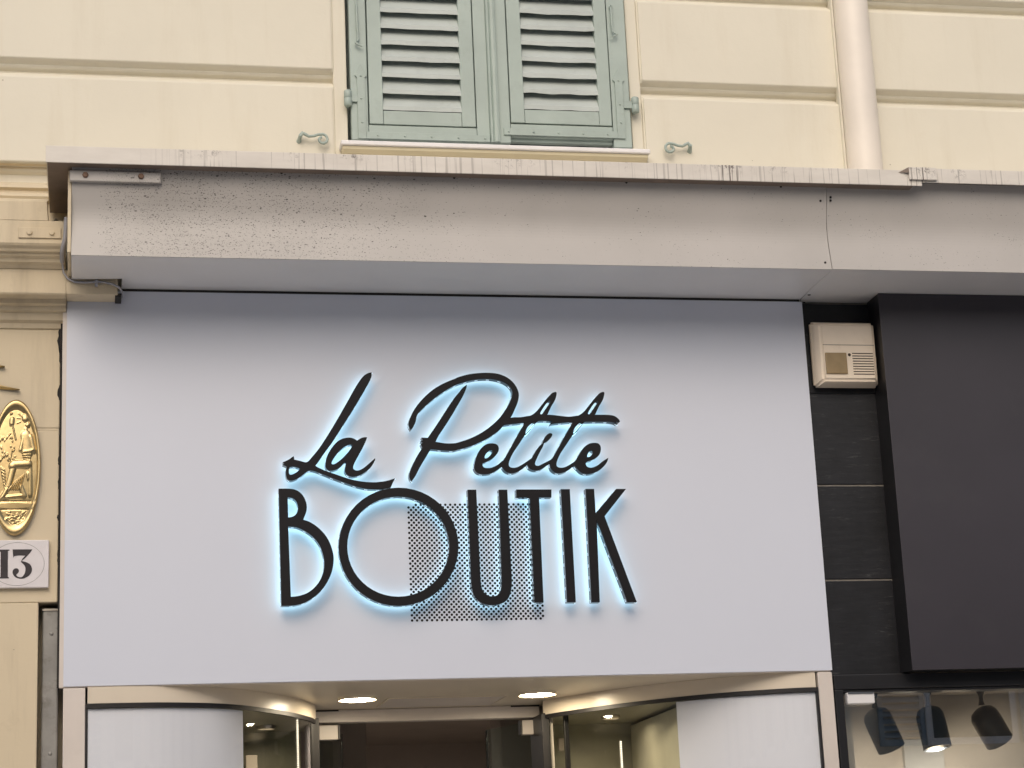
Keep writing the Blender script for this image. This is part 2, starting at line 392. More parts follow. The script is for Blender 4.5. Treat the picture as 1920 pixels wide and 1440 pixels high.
OUT = {  # letter outlines on the sign, x and z in tenths of a millimetre
    'L': [[[11592,37171],[11589,37103],[11587,37034],[11567,36950],[11521,36846],[11458,36726],[11381,36588],[11290,36428],[11185,36250],[11076,36067],[10965,35884],[10850,35696],[10733,35509],[10614,35324],[10493,35139],[10372,34954],[10249,34763],[10127,34572],[10013,34401],[9913,34261],[9821,34141],[9737,34028],[9659,33917],[9587,33813],[9520,33715],[9456,33626],[9395,33543],[9335,33461],[9368,33437],[9402,33413],[9455,33383],[9546,33339],[9656,33289],[9758,33246],[9834,33218],[9901,33196],[9986,33167],[10101,33125],[10233,33077],[10365,33030],[10492,32988],[10619,32947],[10746,32912],[10873,32884],[11000,32860],[11128,32841],[11259,32827],[11389,32817],[11512,32813],[11622,32815],[11723,32822],[11821,32832],[11913,32843],[12001,32858],[12092,32878],[12188,32905],[12286,32936],[12385,32967],[12353,32909],[12321,32851],[12290,32791],[12260,32728],[12230,32662],[12200,32596],[12083,32573],[11967,32551],[11851,32535],[11736,32526],[11622,32524],[11504,32528],[11379,32539],[11250,32556],[11121,32580],[10994,32611],[10867,32649],[10740,32690],[10614,32734],[10487,32780],[10360,32827],[10234,32875],[10108,32923],[9981,32972],[9852,33025],[9723,33079],[9603,33129],[9493,33175],[9393,33216],[9300,33246],[9216,33265],[9140,33273],[9072,33266],[9018,33242],[8972,33203],[8917,33157],[8846,33103],[8766,33041],[8686,32987],[8607,32944],[8529,32908],[8457,32886],[8392,32880],[8334,32887],[8286,32906],[8253,32937],[8229,32980],[8213,33034],[8201,33107],[8196,33192],[8198,33267],[8207,33325],[8223,33374],[8238,33423],[8088,33501],[8145,33540],[8089,33598],[8159,33629],[8230,33659],[8300,33696],[8370,33741],[8441,33792],[8511,33844],[8536,33703],[8602,33688],[8667,33673],[8736,33656],[8814,33633],[8895,33609],[8964,33598],[9011,33606],[9045,33627],[9079,33656],[9112,33689],[9146,33730],[9196,33793],[9275,33884],[9370,33997],[9471,34126],[9570,34266],[9674,34422],[9787,34598],[9914,34800],[10050,35022],[10186,35250],[10322,35480],[10457,35716],[10589,35945],[10716,36172],[10840,36392],[10954,36585],[11057,36747],[11151,36882],[11236,36988],[11310,37058],[11375,37100],[11435,37130],[11490,37151],[11541,37161]],[[8352,33403],[8399,33413],[8446,33423],[8504,33423],[8579,33406],[8664,33379],[8750,33352],[8706,33305],[8662,33258],[8614,33216],[8557,33178],[8495,33145],[8442,33123],[8399,33114],[8365,33115],[8339,33131],[8325,33167],[8319,33217],[8319,33267],[8326,33313],[8339,33358]]],
    'a': [[[11347,34581],[11323,34514],[11299,34446],[11264,34364],[11211,34256],[11147,34132],[11081,34009],[11012,33887],[10940,33764],[10880,33656],[10833,33564],[10798,33485],[10778,33420],[10776,33372],[10789,33337],[10813,33311],[10848,33288],[10894,33273],[10947,33271],[11006,33285],[11071,33311],[11141,33350],[11216,33403],[11296,33468],[11377,33538],[11461,33610],[11548,33688],[11634,33765],[11633,33728],[11632,33690],[11612,33636],[11561,33549],[11490,33445],[11411,33349],[11324,33269],[11230,33198],[11136,33138],[11042,33093],[10949,33060],[10864,33037],[10793,33024],[10730,33021],[10672,33030],[10616,33051],[10564,33083],[10521,33120],[10487,33157],[10462,33198],[10447,33245],[10447,33299],[10458,33359],[10470,33421],[10483,33485],[10498,33550],[10514,33616],[10485,33594],[10456,33572],[10416,33538],[10359,33480],[10291,33410],[10220,33351],[10142,33311],[10061,33282],[9988,33265],[9930,33260],[9880,33265],[9835,33281],[9791,33305],[9751,33338],[9723,33382],[9711,33438],[9711,33503],[9719,33578],[9733,33662],[9756,33755],[9790,33852],[9840,33955],[9902,34064],[9970,34165],[10044,34260],[10125,34348],[10206,34421],[10284,34474],[10362,34512],[10439,34540],[10520,34558],[10600,34567],[10671,34568],[10729,34561],[10778,34547],[10825,34529],[10870,34505],[10914,34478],[10958,34450],[11003,34482],[11049,34514],[11095,34541],[11141,34559],[11187,34572],[11231,34581],[11272,34584],[11309,34582]],[[10761,34284],[10704,34281],[10646,34278],[10587,34264],[10525,34237],[10461,34198],[10392,34146],[10313,34076],[10230,33993],[10156,33911],[10093,33828],[10038,33746],[9997,33675],[9969,33618],[9954,33571],[9956,33539],[9978,33520],[10018,33516],[10070,33531],[10139,33570],[10222,33629],[10304,33695],[10385,33768],[10466,33849],[10540,33930],[10609,34013],[10672,34096],[10719,34166],[10743,34214],[10752,34249]]],
    'P': [[[13046,34862],[13015,34934],[12983,35006],[12967,35080],[12970,35153],[12987,35227],[13022,35319],[13075,35441],[13146,35580],[13230,35719],[13327,35855],[13438,35990],[13557,36121],[13685,36249],[13822,36373],[13963,36485],[14108,36584],[14258,36672],[14407,36750],[14565,36822],[14722,36885],[14849,36935],[14915,36967],[14949,36986],[15010,37009],[15126,37046],[15269,37087],[15412,37122],[15545,37145],[15679,37162],[15812,37174],[15945,37184],[16079,37190],[16212,37189],[16346,37183],[16480,37169],[16609,37144],[16733,37105],[16853,37055],[16963,36992],[17063,36916],[17154,36828],[17231,36730],[17296,36621],[17346,36502],[17376,36386],[17382,36278],[17368,36172],[17341,36062],[17299,35942],[17243,35818],[17185,35698],[17132,35586],[17077,35478],[17011,35375],[16926,35273],[16830,35176],[16739,35084],[16666,35002],[16598,34924],[16510,34843],[16387,34749],[16244,34651],[16101,34562],[15966,34488],[15832,34422],[15698,34362],[15564,34303],[15430,34249],[15297,34202],[15157,34161],[15017,34127],[14899,34098],[14824,34076],[14771,34060],[14701,34050],[14593,34048],[14469,34052],[14348,34058],[14238,34067],[14133,34079],[14036,34090],[13952,34096],[13877,34101],[13802,34105],[13735,33997],[13667,33888],[13595,33773],[13513,33643],[13426,33506],[13348,33378],[13287,33264],[13234,33159],[13182,33064],[13128,32985],[13074,32917],[13020,32848],[12993,32877],[12966,32907],[12946,32947],[12932,33002],[12926,33068],[12932,33143],[12955,33224],[12991,33315],[13038,33418],[13099,33542],[13171,33679],[13246,33812],[13320,33934],[13396,34051],[13472,34168],[13418,34307],[13498,34367],[13410,34426],[13502,34466],[13458,34573],[13701,34565],[13824,34736],[13947,34908],[14071,35084],[14197,35271],[14324,35462],[14445,35645],[14564,35821],[14679,35988],[14779,36128],[14859,36229],[14925,36302],[14986,36371],[15044,36444],[15098,36513],[15152,36574],[15210,36623],[15269,36664],[15328,36704],[15319,36653],[15311,36603],[15290,36534],[15248,36436],[15194,36321],[15138,36211],[15088,36121],[15035,36036],[14969,35928],[14880,35781],[14777,35611],[14675,35446],[14576,35293],[14477,35144],[14383,35005],[14292,34875],[14206,34754],[14134,34646],[14083,34557],[14046,34482],[14008,34407],[14125,34385],[14242,34363],[14359,34348],[14482,34342],[14606,34343],[14712,34348],[14782,34355],[14835,34367],[14910,34388],[15028,34424],[15169,34469],[15309,34521],[15443,34576],[15577,34639],[15712,34709],[15847,34787],[15982,34873],[16118,34970],[16260,35083],[16402,35206],[16531,35332],[16641,35459],[16738,35587],[16826,35716],[16910,35847],[16984,35977],[17043,36101],[17086,36216],[17113,36325],[17118,36425],[17096,36514],[17053,36594],[16988,36668],[16901,36737],[16794,36800],[16677,36852],[16551,36889],[16416,36914],[16280,36930],[16148,36937],[16015,36935],[15882,36927],[15751,36914],[15621,36895],[15481,36867],[15319,36826],[15148,36775],[15000,36726],[14895,36688],[14813,36650],[14718,36599],[14592,36526],[14453,36439],[14313,36347],[14177,36250],[14040,36148],[13908,36043],[13779,35932],[13653,35818],[13544,35713],[13453,35623],[13377,35542],[13320,35460],[13287,35373],[13272,35285],[13252,35201],[13220,35121],[13184,35046],[13147,34981],[13113,34934],[13080,34898]]],
    'e': [[[16231,34350],[16304,34342],[16373,34322],[16426,34291],[16462,34246],[16482,34191],[16487,34131],[16477,34068],[16453,34001],[16411,33932],[16349,33857],[16269,33781],[16184,33713],[16087,33657],[15983,33609],[15902,33574],[15857,33559],[15834,33556],[15822,33542],[15816,33504],[15820,33456],[15836,33415],[15864,33390],[15902,33373],[15952,33364],[16017,33362],[16092,33367],[16170,33383],[16252,33413],[16336,33452],[16412,33494],[16472,33539],[16524,33586],[16576,33633],[16778,33733],[16727,33454],[16673,33441],[16620,33428],[16566,33407],[16515,33373],[16463,33331],[16403,33288],[16329,33242],[16247,33195],[16161,33157],[16070,33132],[15976,33116],[15883,33110],[15786,33116],[15690,33132],[15609,33162],[15549,33209],[15505,33269],[15479,33337],[15474,33410],[15488,33490],[15508,33574],[15531,33664],[15560,33758],[15598,33852],[15646,33949],[15704,34045],[15767,34131],[15837,34203],[15914,34264],[15992,34310],[16072,34338],[16154,34350]],[[16199,34071],[16168,34070],[16125,34057],[16079,34031],[16028,33986],[15974,33927],[15934,33872],[15914,33824],[15909,33781],[15917,33753],[15944,33745],[15984,33752],[16029,33773],[16078,33812],[16131,33864],[16173,33912],[16197,33949],[16210,33983],[16217,34011],[16219,34038],[16215,34060]]],
    't': [[[18874,36428],[18849,36431],[18817,36423],[18784,36411],[18755,36402],[18725,36388],[18680,36354],[18615,36290],[18534,36206],[18447,36109],[18349,35989],[18243,35857],[18148,35743],[18071,35660],[18004,35595],[17937,35539],[17867,35497],[17797,35464],[17731,35418],[17669,35342],[17610,35253],[17560,35175],[17530,35128],[17509,35092],[17474,35034],[17413,34939],[17338,34821],[17259,34692],[17174,34550],[17085,34396],[17000,34251],[16924,34123],[16852,34003],[16786,33892],[16720,33791],[16659,33699],[16615,33613],[16594,33533],[16590,33460],[16597,33395],[16614,33341],[16642,33296],[16678,33256],[16721,33218],[16772,33186],[16832,33164],[16905,33153],[16987,33152],[17070,33164],[17150,33190],[17231,33228],[17313,33275],[17399,33336],[17485,33407],[17560,33465],[17616,33502],[17659,33528],[17703,33553],[17732,33733],[17634,33667],[17537,33601],[17444,33541],[17358,33488],[17276,33441],[17200,33406],[17128,33385],[17060,33374],[17000,33375],[16945,33383],[16897,33402],[16864,33434],[16851,33480],[16854,33539],[16872,33613],[16909,33708],[16961,33818],[17025,33932],[17103,34049],[17191,34170],[17280,34292],[17365,34415],[17451,34538],[17536,34653],[17622,34755],[17708,34848],[17789,34935],[17860,35014],[17928,35088],[17999,35157],[18079,35220],[18164,35280],[18248,35339],[18332,35400],[18415,35461],[18498,35522],[18549,35624],[18601,35726],[18654,35826],[18715,35924],[18778,36020],[18829,36111],[18865,36202],[18889,36288],[18902,36355],[18903,36395],[18892,36417]],[[18625,36049],[18604,36052],[18567,36039],[18522,36008],[18470,35953],[18410,35881],[18351,35804],[18291,35718],[18232,35627],[18199,35561],[18206,35527],[18238,35517],[18278,35533],[18323,35586],[18376,35665],[18429,35744],[18483,35816],[18537,35887],[18580,35947],[18608,35994],[18625,36029]],[[18001,35185],[17932,35171],[17863,35157],[17798,35128],[17735,35073],[17675,35003],[17629,34934],[17596,34865],[17576,34798],[17572,34753],[17588,34738],[17620,34746],[17661,34773],[17712,34827],[17771,34900],[17830,34975],[17887,35044],[17944,35114]]],
    'i': [[[18520,34755],[18568,34760],[18612,34749],[18639,34727],[18643,34695],[18630,34653],[18605,34607],[18567,34556],[18518,34502],[18465,34454],[18411,34415],[18354,34382],[18296,34349],[18276,34296],[18255,34244],[18232,34193],[18207,34148],[18179,34106],[18146,34052],[18105,33980],[18058,33896],[18014,33812],[17971,33727],[17930,33642],[17903,33573],[17895,33526],[17901,33495],[17918,33473],[17947,33456],[17987,33448],[18037,33453],[18099,33477],[18170,33515],[18241,33553],[18309,33585],[18377,33618],[18446,33652],[18514,33691],[18583,33732],[18651,33772],[18705,33652],[18660,33627],[18614,33602],[18561,33572],[18499,33537],[18430,33497],[18356,33453],[18276,33398],[18192,33339],[18109,33294],[18027,33268],[17945,33257],[17868,33258],[17795,33273],[17727,33300],[17673,33334],[17637,33377],[17614,33428],[17600,33473],[17596,33510],[17600,33541],[17605,33573],[17645,33615],[17685,33657],[17731,33713],[17785,33791],[17844,33883],[17902,33972],[17960,34058],[18018,34141],[18074,34213],[18127,34266],[18180,34307],[18232,34349],[18246,34397],[18260,34445],[18279,34494],[18306,34545],[18337,34598],[18375,34646],[18421,34691],[18472,34731]]],
    't2': [[[20808,36440],[20783,36443],[20751,36436],[20718,36424],[20689,36414],[20658,36400],[20613,36366],[20546,36302],[20464,36218],[20375,36119],[20276,36000],[20168,35866],[20071,35752],[19993,35668],[19925,35603],[19858,35548],[19787,35505],[19716,35472],[19649,35425],[19585,35349],[19525,35260],[19475,35182],[19444,35134],[19423,35098],[19387,35040],[19325,34944],[19249,34826],[19168,34696],[19081,34553],[18990,34399],[18904,34253],[18826,34124],[18753,34004],[18685,33892],[18618,33791],[18556,33698],[18512,33612],[18490,33532],[18486,33458],[18493,33393],[18509,33339],[18537,33293],[18573,33253],[18616,33216],[18668,33183],[18728,33161],[18802,33150],[18885,33149],[18968,33161],[19050,33187],[19132,33225],[19214,33272],[19301,33334],[19389,33405],[19465,33464],[19521,33501],[19565,33526],[19610,33552],[19640,33732],[19541,33666],[19442,33600],[19348,33540],[19261,33487],[19178,33440],[19101,33404],[19028,33383],[18960,33372],[18899,33372],[18843,33381],[18795,33400],[18762,33432],[18749,33478],[18752,33538],[18771,33612],[18809,33707],[18863,33818],[18928,33933],[19007,34050],[19097,34172],[19187,34294],[19274,34418],[19361,34542],[19447,34657],[19535,34759],[19622,34853],[19704,34940],[19777,35020],[19845,35094],[19918,35163],[19999,35227],[20085,35286],[20171,35346],[20255,35407],[20339,35468],[20424,35530],[20476,35632],[20528,35735],[20583,35835],[20645,35934],[20709,36030],[20762,36122],[20798,36213],[20823,36299],[20837,36367],[20837,36408],[20826,36429]],[[20555,36059],[20534,36062],[20496,36049],[20451,36018],[20398,35963],[20336,35891],[20277,35814],[20216,35727],[20156,35636],[20122,35569],[20128,35535],[20161,35524],[20202,35541],[20247,35594],[20301,35674],[20355,35753],[20410,35825],[20465,35897],[20509,35957],[20538,36004],[20555,36040]],[[19920,35191],[19850,35177],[19780,35163],[19714,35134],[19651,35079],[19590,35008],[19543,34939],[19510,34870],[19489,34803],[19485,34758],[19501,34743],[19533,34750],[19575,34778],[19626,34832],[19686,34905],[19747,34980],[19804,35050],[19862,35121]]],
    'e2': [[[20210,34364],[20291,34371],[20379,34370],[20451,34356],[20501,34327],[20536,34285],[20558,34235],[20569,34174],[20568,34104],[20555,34034],[20530,33965],[20493,33896],[20442,33832],[20373,33776],[20291,33725],[20212,33684],[20138,33657],[20066,33640],[20007,33620],[19965,33593],[19936,33564],[19922,33532],[19925,33491],[19944,33447],[19976,33411],[20024,33387],[20085,33371],[20155,33371],[20233,33392],[20320,33428],[20402,33471],[20474,33521],[20542,33577],[20613,33631],[20690,33680],[20770,33726],[20851,33772],[20829,33706],[20807,33640],[20771,33571],[20712,33494],[20638,33412],[20556,33339],[20464,33274],[20364,33216],[20264,33171],[20167,33139],[20071,33119],[19980,33111],[19894,33116],[19813,33133],[19741,33160],[19683,33199],[19635,33249],[19588,33300],[19543,33350],[19499,33401],[19456,33452],[19506,33632],[19547,33703],[19589,33774],[19638,33852],[19699,33946],[19767,34047],[19834,34134],[19898,34200],[19961,34252],[20024,34295],[20084,34328],[20144,34350]],[[20211,34033],[20185,34047],[20147,34047],[20111,34033],[20078,34002],[20047,33957],[20023,33913],[20006,33871],[19994,33831],[19997,33804],[20021,33795],[20060,33798],[20099,33812],[20137,33838],[20177,33874],[20205,33913],[20218,33956],[20221,34001]]],
    'bar': [[[16683,35172],[16798,35246],[16912,35321],[17030,35375],[17157,35394],[17287,35393],[17411,35396],[17519,35413],[17622,35433],[17733,35450],[17861,35461],[17998,35468],[18135,35476],[18269,35487],[18403,35498],[18537,35502],[18671,35493],[18804,35478],[18938,35463],[19074,35447],[19210,35431],[19338,35424],[19448,35432],[19549,35449],[19664,35466],[19807,35481],[19963,35497],[20111,35508],[20234,35512],[20348,35511],[20475,35510],[20638,35510],[20814,35509],[20962,35503],[21064,35492],[21139,35476],[21203,35452],[21266,35415],[21318,35372],[21359,35330],[21383,35295],[21394,35262],[21406,35229],[21351,35188],[21231,35228],[21286,35123],[21245,35145],[21204,35168],[21147,35187],[21068,35203],[20974,35215],[20865,35223],[20737,35225],[20596,35224],[20459,35221],[20338,35219],[20221,35215],[20094,35212],[19955,35212],[19807,35213],[19650,35210],[19475,35200],[19290,35186],[19124,35172],[18986,35161],[18865,35151],[18760,35139],[18675,35124],[18606,35107],[18537,35090],[18665,35231],[18567,35239],[18469,35247],[18364,35251],[18248,35248],[18126,35241],[18003,35233],[17881,35224],[17759,35213],[17641,35200],[17531,35181],[17425,35160],[17319,35142],[17211,35130],[17102,35120],[16999,35109],[16902,35096],[16810,35082],[16718,35068]]],
    'B': [[[7914,32572],[8041,32573],[8167,32574],[8280,32571],[8372,32565],[8450,32555],[8523,32537],[8595,32508],[8662,32471],[8725,32424],[8784,32364],[8838,32293],[8884,32215],[8921,32129],[8950,32036],[8968,31945],[8974,31860],[8969,31777],[8955,31697],[8930,31615],[8897,31536],[8870,31470],[8854,31426],[8845,31397],[8835,31367],[8911,31343],[8988,31318],[9069,31283],[9159,31232],[9255,31169],[9350,31095],[9446,31008],[9542,30910],[9629,30804],[9703,30694],[9768,30577],[9825,30453],[9872,30317],[9911,30174],[9937,30040],[9949,29926],[9948,29821],[9938,29712],[9922,29593],[9896,29469],[9861,29345],[9813,29221],[9755,29097],[9691,28979],[9621,28869],[9545,28763],[9462,28665],[9372,28573],[9275,28487],[9174,28409],[9068,28337],[8958,28272],[8848,28219],[8740,28178],[8633,28149],[8525,28126],[8416,28111],[8306,28103],[8204,28098],[8113,28097],[8028,28100],[7944,28102]],[[8254,32230],[8316,32223],[8378,32215],[8436,32197],[8489,32165],[8537,32123],[8576,32072],[8604,32008],[8623,31935],[8633,31864],[8634,31799],[8626,31736],[8609,31678],[8582,31624],[8546,31574],[8505,31534],[8459,31506],[8408,31486],[8362,31473],[8326,31465],[8293,31463],[8261,31461]],[[8255,31103],[8348,31099],[8441,31096],[8538,31080],[8642,31048],[8751,31003],[8860,30946],[8970,30876],[9079,30795],[9180,30705],[9269,30608],[9348,30503],[9417,30390],[9473,30264],[9517,30130],[9551,30003],[9572,29889],[9583,29782],[9584,29675],[9577,29565],[9562,29456],[9537,29348],[9504,29244],[9462,29143],[9409,29044],[9343,28945],[9265,28849],[9181,28762],[9091,28685],[8995,28618],[8895,28562],[8788,28520],[8676,28489],[8572,28465],[8480,28452],[8395,28446],[8310,28441]]],
    'O': [[[14745,30278],[14714,29979],[14643,29686],[14535,29405],[14391,29139],[14214,28894],[14006,28674],[13772,28481],[13516,28321],[13242,28194],[12955,28103],[12659,28050],[12360,28035],[12062,28058],[11771,28120],[11492,28218],[11228,28352],[10985,28518],[10767,28715],[10576,28938],[10417,29185],[10292,29451],[10203,29732],[10152,30022],[10139,30318],[10165,30614],[10230,30906],[10333,31187],[10472,31454],[10644,31702],[10848,31927],[11079,32124],[11334,32290],[11608,32422],[11897,32518],[12196,32577],[12499,32595],[12802,32575],[13098,32515],[13383,32416],[13652,32281],[13900,32112],[14122,31911],[14316,31683],[14476,31431],[14601,31159],[14688,30873],[14737,30578]],[[14387,30289],[14361,30037],[14302,29789],[14210,29551],[14088,29327],[13938,29119],[13762,28932],[13563,28769],[13346,28633],[13113,28525],[12868,28448],[12617,28403],[12362,28390],[12109,28410],[11862,28462],[11624,28545],[11400,28658],[11193,28799],[11007,28966],[10845,29155],[10709,29364],[10603,29589],[10527,29827],[10484,30073],[10474,30323],[10496,30574],[10552,30821],[10639,31059],[10758,31284],[10904,31494],[11078,31684],[11274,31850],[11491,31990],[11724,32102],[11969,32183],[12223,32231],[12480,32247],[12737,32229],[12989,32179],[13230,32095],[13459,31981],[13669,31838],[13858,31669],[14022,31476],[14158,31263],[14264,31034],[14338,30792],[14380,30543]]],
    'U': [[[15183,32507],[15524,32506],[15526,32146],[15528,31787],[15530,31410],[15534,30996],[15538,30565],[15542,30154],[15545,29756],[15547,29377],[15552,29074],[15559,28885],[15569,28772],[15586,28681],[15611,28598],[15643,28537],[15682,28486],[15733,28440],[15791,28403],[15844,28376],[15887,28361],[15925,28355],[15968,28354],[16022,28356],[16081,28363],[16136,28381],[16189,28413],[16239,28457],[16280,28507],[16308,28557],[16327,28614],[16342,28692],[16353,28776],[16361,28881],[16367,29065],[16372,29366],[16376,29747],[16380,30147],[16387,30559],[16395,30990],[16401,31405],[16404,31782],[16405,32142],[16406,32503],[16745,32502],[16747,32141],[16749,31781],[16751,31403],[16754,30988],[16756,30556],[16758,30143],[16761,29740],[16764,29356],[16765,29060],[16763,28905],[16760,28837],[16752,28770],[16739,28672],[16722,28574],[16697,28481],[16663,28389],[16622,28302],[16568,28226],[16501,28164],[16422,28113],[16332,28073],[16227,28041],[16111,28020],[15996,28012],[15882,28017],[15768,28034],[15665,28062],[15574,28098],[15493,28145],[15421,28201],[15359,28267],[15306,28343],[15264,28425],[15234,28511],[15215,28604],[15200,28706],[15189,28798],[15181,28899],[15177,29079],[15177,29379],[15180,29759],[15183,30158],[15183,30568],[15182,30999],[15182,31412],[15182,31788],[15183,32147]]],
    'T': [[[17098,32509],[18495,32505],[18479,32190],[17988,32183],[17967,28091],[17609,28088],[17614,32181],[17083,32187]]],
    'I': [[[18868,32516],[19228,32515],[19233,28082],[18886,28078]]],
    'K': [[[19856,32522],[20200,32521],[20211,31561],[21086,32518],[21489,32517],[20561,31431],[21650,28048],[21273,28045],[20234,31276],[20178,28068],[19847,28065]]],
    'n1': [[[-2368,30475],[-1990,30471],[-1996,30438],[-2047,30422],[-2038,29448],[-1999,29434],[-1998,29398],[-2355,29395],[-2356,29432],[-2299,29451],[-2309,30391],[-2367,30408]]],
    'n3': [[[-1882,30477],[-1169,30471],[-1201,30418],[-1233,30366],[-1270,30315],[-1314,30264],[-1363,30214],[-1412,30166],[-1459,30121],[-1507,30077],[-1554,30034],[-1500,30024],[-1446,30014],[-1394,29999],[-1341,29977],[-1291,29949],[-1248,29914],[-1214,29870],[-1188,29817],[-1172,29764],[-1169,29708],[-1178,29651],[-1196,29598],[-1224,29549],[-1261,29505],[-1306,29466],[-1360,29432],[-1421,29404],[-1481,29385],[-1536,29377],[-1589,29379],[-1641,29387],[-1692,29402],[-1742,29425],[-1785,29455],[-1821,29495],[-1850,29543],[-1867,29589],[-1872,29631],[-1866,29671],[-1853,29705],[-1832,29731],[-1804,29751],[-1774,29764],[-1741,29768],[-1707,29764],[-1678,29753],[-1658,29730],[-1644,29700],[-1639,29669],[-1644,29640],[-1659,29612],[-1676,29586],[-1697,29567],[-1721,29550],[-1732,29531],[-1724,29504],[-1703,29476],[-1674,29454],[-1635,29439],[-1588,29431],[-1545,29436],[-1510,29457],[-1478,29492],[-1451,29534],[-1430,29585],[-1414,29643],[-1405,29700],[-1406,29753],[-1415,29805],[-1430,29850],[-1451,29885],[-1478,29914],[-1505,29940],[-1530,29964],[-1555,29986],[-1580,30008],[-1561,30045],[-1543,30082],[-1524,30117],[-1500,30148],[-1476,30176],[-1454,30200],[-1438,30218],[-1426,30232],[-1413,30246],[-1509,30248],[-1606,30250],[-1686,30248],[-1742,30242],[-1783,30232],[-1813,30220],[-1833,30203],[-1842,30183],[-1851,30163]]],
}

# ------------------------------------------------------------------ ground and street
g = mk('ground', [(-60, -60, -0.02), (60, -60, -0.02), (60, 30, -0.02), (-60, 30, -0.02)], [[0, 1, 2, 3]], ASPH); tag(g, kind='structure')
p = box('pavement', -14, 20, -2.4, 0.9, -0.02, 0.12, PAVE, None, 0.01); tag(p, kind='structure')
p = box('far_pavement', -14, 20, -14.2, -12.6, -0.02, 0.12, PAVE, None, 0.01); tag(p, kind='structure')

# ------------------------------------------------------------------ building across the street (seen mirrored in the glass)
ob = thing('building', (3, -14.4, 0), 'cream building with grey shuttered windows across the street, mirrored in the shop glass', 'building')
box('wall', -14, 20, -15.2, -14.2, 0, 6.9, OPPW, ob, 0.0)
for zz in (2.75, 5.8): box('string_course', -14, 20, -14.2, -14.12, zz, zz + 0.16, OPPW, ob, 0.01)
box('roof', -14.3, 20.3, -16.5, -13.9, 6.9, 7.1, RUST, ob, 0.02)
shut_me = None
for row in (3.35,):
    for k in range(11):
        xc = -12.2 + k * 2.75
        wdw = box('window', xc - 0.55, xc + 0.55, -14.205, -14.16, row, row + 2.0, SILLW, ob, 0.004)
        box('pane', xc - 0.47, xc + 0.47, -14.165, -14.150, row + 0.08, row + 1.92, PANE, wdw, 0)
        for s in (-1, 1):
            x0 = xc + s * 0.85
            if shut_me is None:
                bm = bmesh.new()
                for a in (-0.27, 0.22): bm_box(bm, x0 + a, x0 + a + 0.05, -14.15, -14.11, row, row + 2.0)
                for a in (0, 0.95, 1.93): bm_box(bm, x0 - 0.22, x0 + 0.22, -14.15, -14.11, row + a, row + a + 0.07)
                for q_ in range(24): bm_prism(bm, [(-14.112, row + 0.09 + q_ * 0.078), (-14.112, row + 0.11 + q_ * 0.078), (-14.15, row + 0.15 + q_ * 0.078), (-14.15, row + 0.13 + q_ * 0.078)], x0 - 0.22, x0 + 0.22)
                so = bm_obj('shutter', bm, OPPS, ob); shut_me = (so.data, W[so.name] - Vector((x0, 0, row)))
            else: link('shutter', shut_me[0], shut_me[1] + Vector((x0, 0, row)), ob)
for k in range(5):
    xs = -12 + k * 6.2
    dr = box('shop_door', xs, xs + 3.2, -14.21, -14.15, 0.1, 2.5, PANE, ob, 0.01)

# ------------------------------------------------------------------ upper facade of the cream building
fa = thing('facade', (2, 0.3, 4.0), 'cream rendered upper wall with grooved courses round the green shutters', 'wall')
FY = 0.10
def course(x0, x1, zb, zt, top=True, bottom=True):
    # block: chamfered lit upper edge, twice stepped underside
    pr = [(FY + 0.10, zt + 0.032), (FY + 0.052, zt + 0.031), (FY + 0.030, zt + 0.020), (FY + 0.011, zt + 0.004), (FY + 0.003, zt - 0.002), (FY, zt - 0.008), (FY, zb + 0.004), (FY + 0.002, zb), (FY + 0.012, zb - 0.007), (FY + 0.030, zb - 0.016), (FY + 0.0305, zb - 0.021), (FY + 0.037, zb - 0.029), (FY + 0.052, zb - 0.038), (FY + 0.10, zb - 0.039)]
    bm = bmesh.new(); bm_prism(bm, pr, x0, x1)
    ends = [e for e in bm.edges if abs(e.verts[0].co.x - e.verts[1].co.x) < 1e-6 and all(v.co.y < FY + 0.012 for v in e.verts)]
    bmesh.ops.bevel(bm, geom=ends, offset=0.007, segments=2, affect='EDGES')
    return bm_obj('wall_block', bm, CREAM, fa)
rows = [(4.610, 4.974), (5.050, 5.417), (5.493, 5.862), (5.938, 6.302), (6.378, 6.75)]
for zb, zt in rows:
    course(-3.0, -1.42, zb, zt); course(-1.38, 1.058, zb, zt)
    course(2.362, 3.245, zb, zt); course(3.392, 5.4, zb, zt); course(5.44, 7.2, zb, zt)
box('wall_core', -3.0, 1.115, FY + 0.053, FY + 0.5, 4.0, 6.78, CREAM, fa, 0.0)
box('wall_core', 2.312, 7.2, FY + 0.053, FY + 0.5, 4.0, 6.78, CREAM, fa, 0.0)
box('wall_core', 1.115, 2.312, FY + 0.055, FY + 0.5, 6.62, 6.78, CREAM, fa, 0.0)
box('wall_core', 1.115, 2.312, FY + 0.012, FY + 0.5, 4.0, 4.70, CREAM, fa, 0.0)
box('window_margin', 1.058, 1.114, FY + 0.012, FY + 0.30, 4.60, 6.66, CREAM, fa, 0.004)
box('window_margin', 2.313, 2.362, FY + 0.012, FY + 0.30, 4.60, 6.66, CREAM, fa, 0.004)
box('pipe_margin', 3.245, 3.392, FY + 0.018, FY + 0.20, 4.40, 6.78, CREAM, fa, 0.0)
box('wall_top', -3.0, 7.2, FY + 0.0, FY + 0.5, 6.79, 8.2, CREAM, fa, 0.0)

# window behind the shutters
wn = thing('window', (1.715, 0.3, 4.72), 'dark window glimpsed in the gap below the right green shutter', 'window')
box('pane', 1.15, 2.28, 0.30, 0.31, 4.72, 6.62, PANE, wn, 0)
box('frame', 1.12, 1.18, 0.26, 0.33, 4.72, 6.62, SAGE, wn, 0.003); box('frame', 2.25, 2.31, 0.26, 0.33, 4.72, 6.62, SAGE, wn, 0.003)
box('frame', 1.68, 1.75, 0.26, 0.33, 4.72, 6.62, SAGE, wn, 0.003)

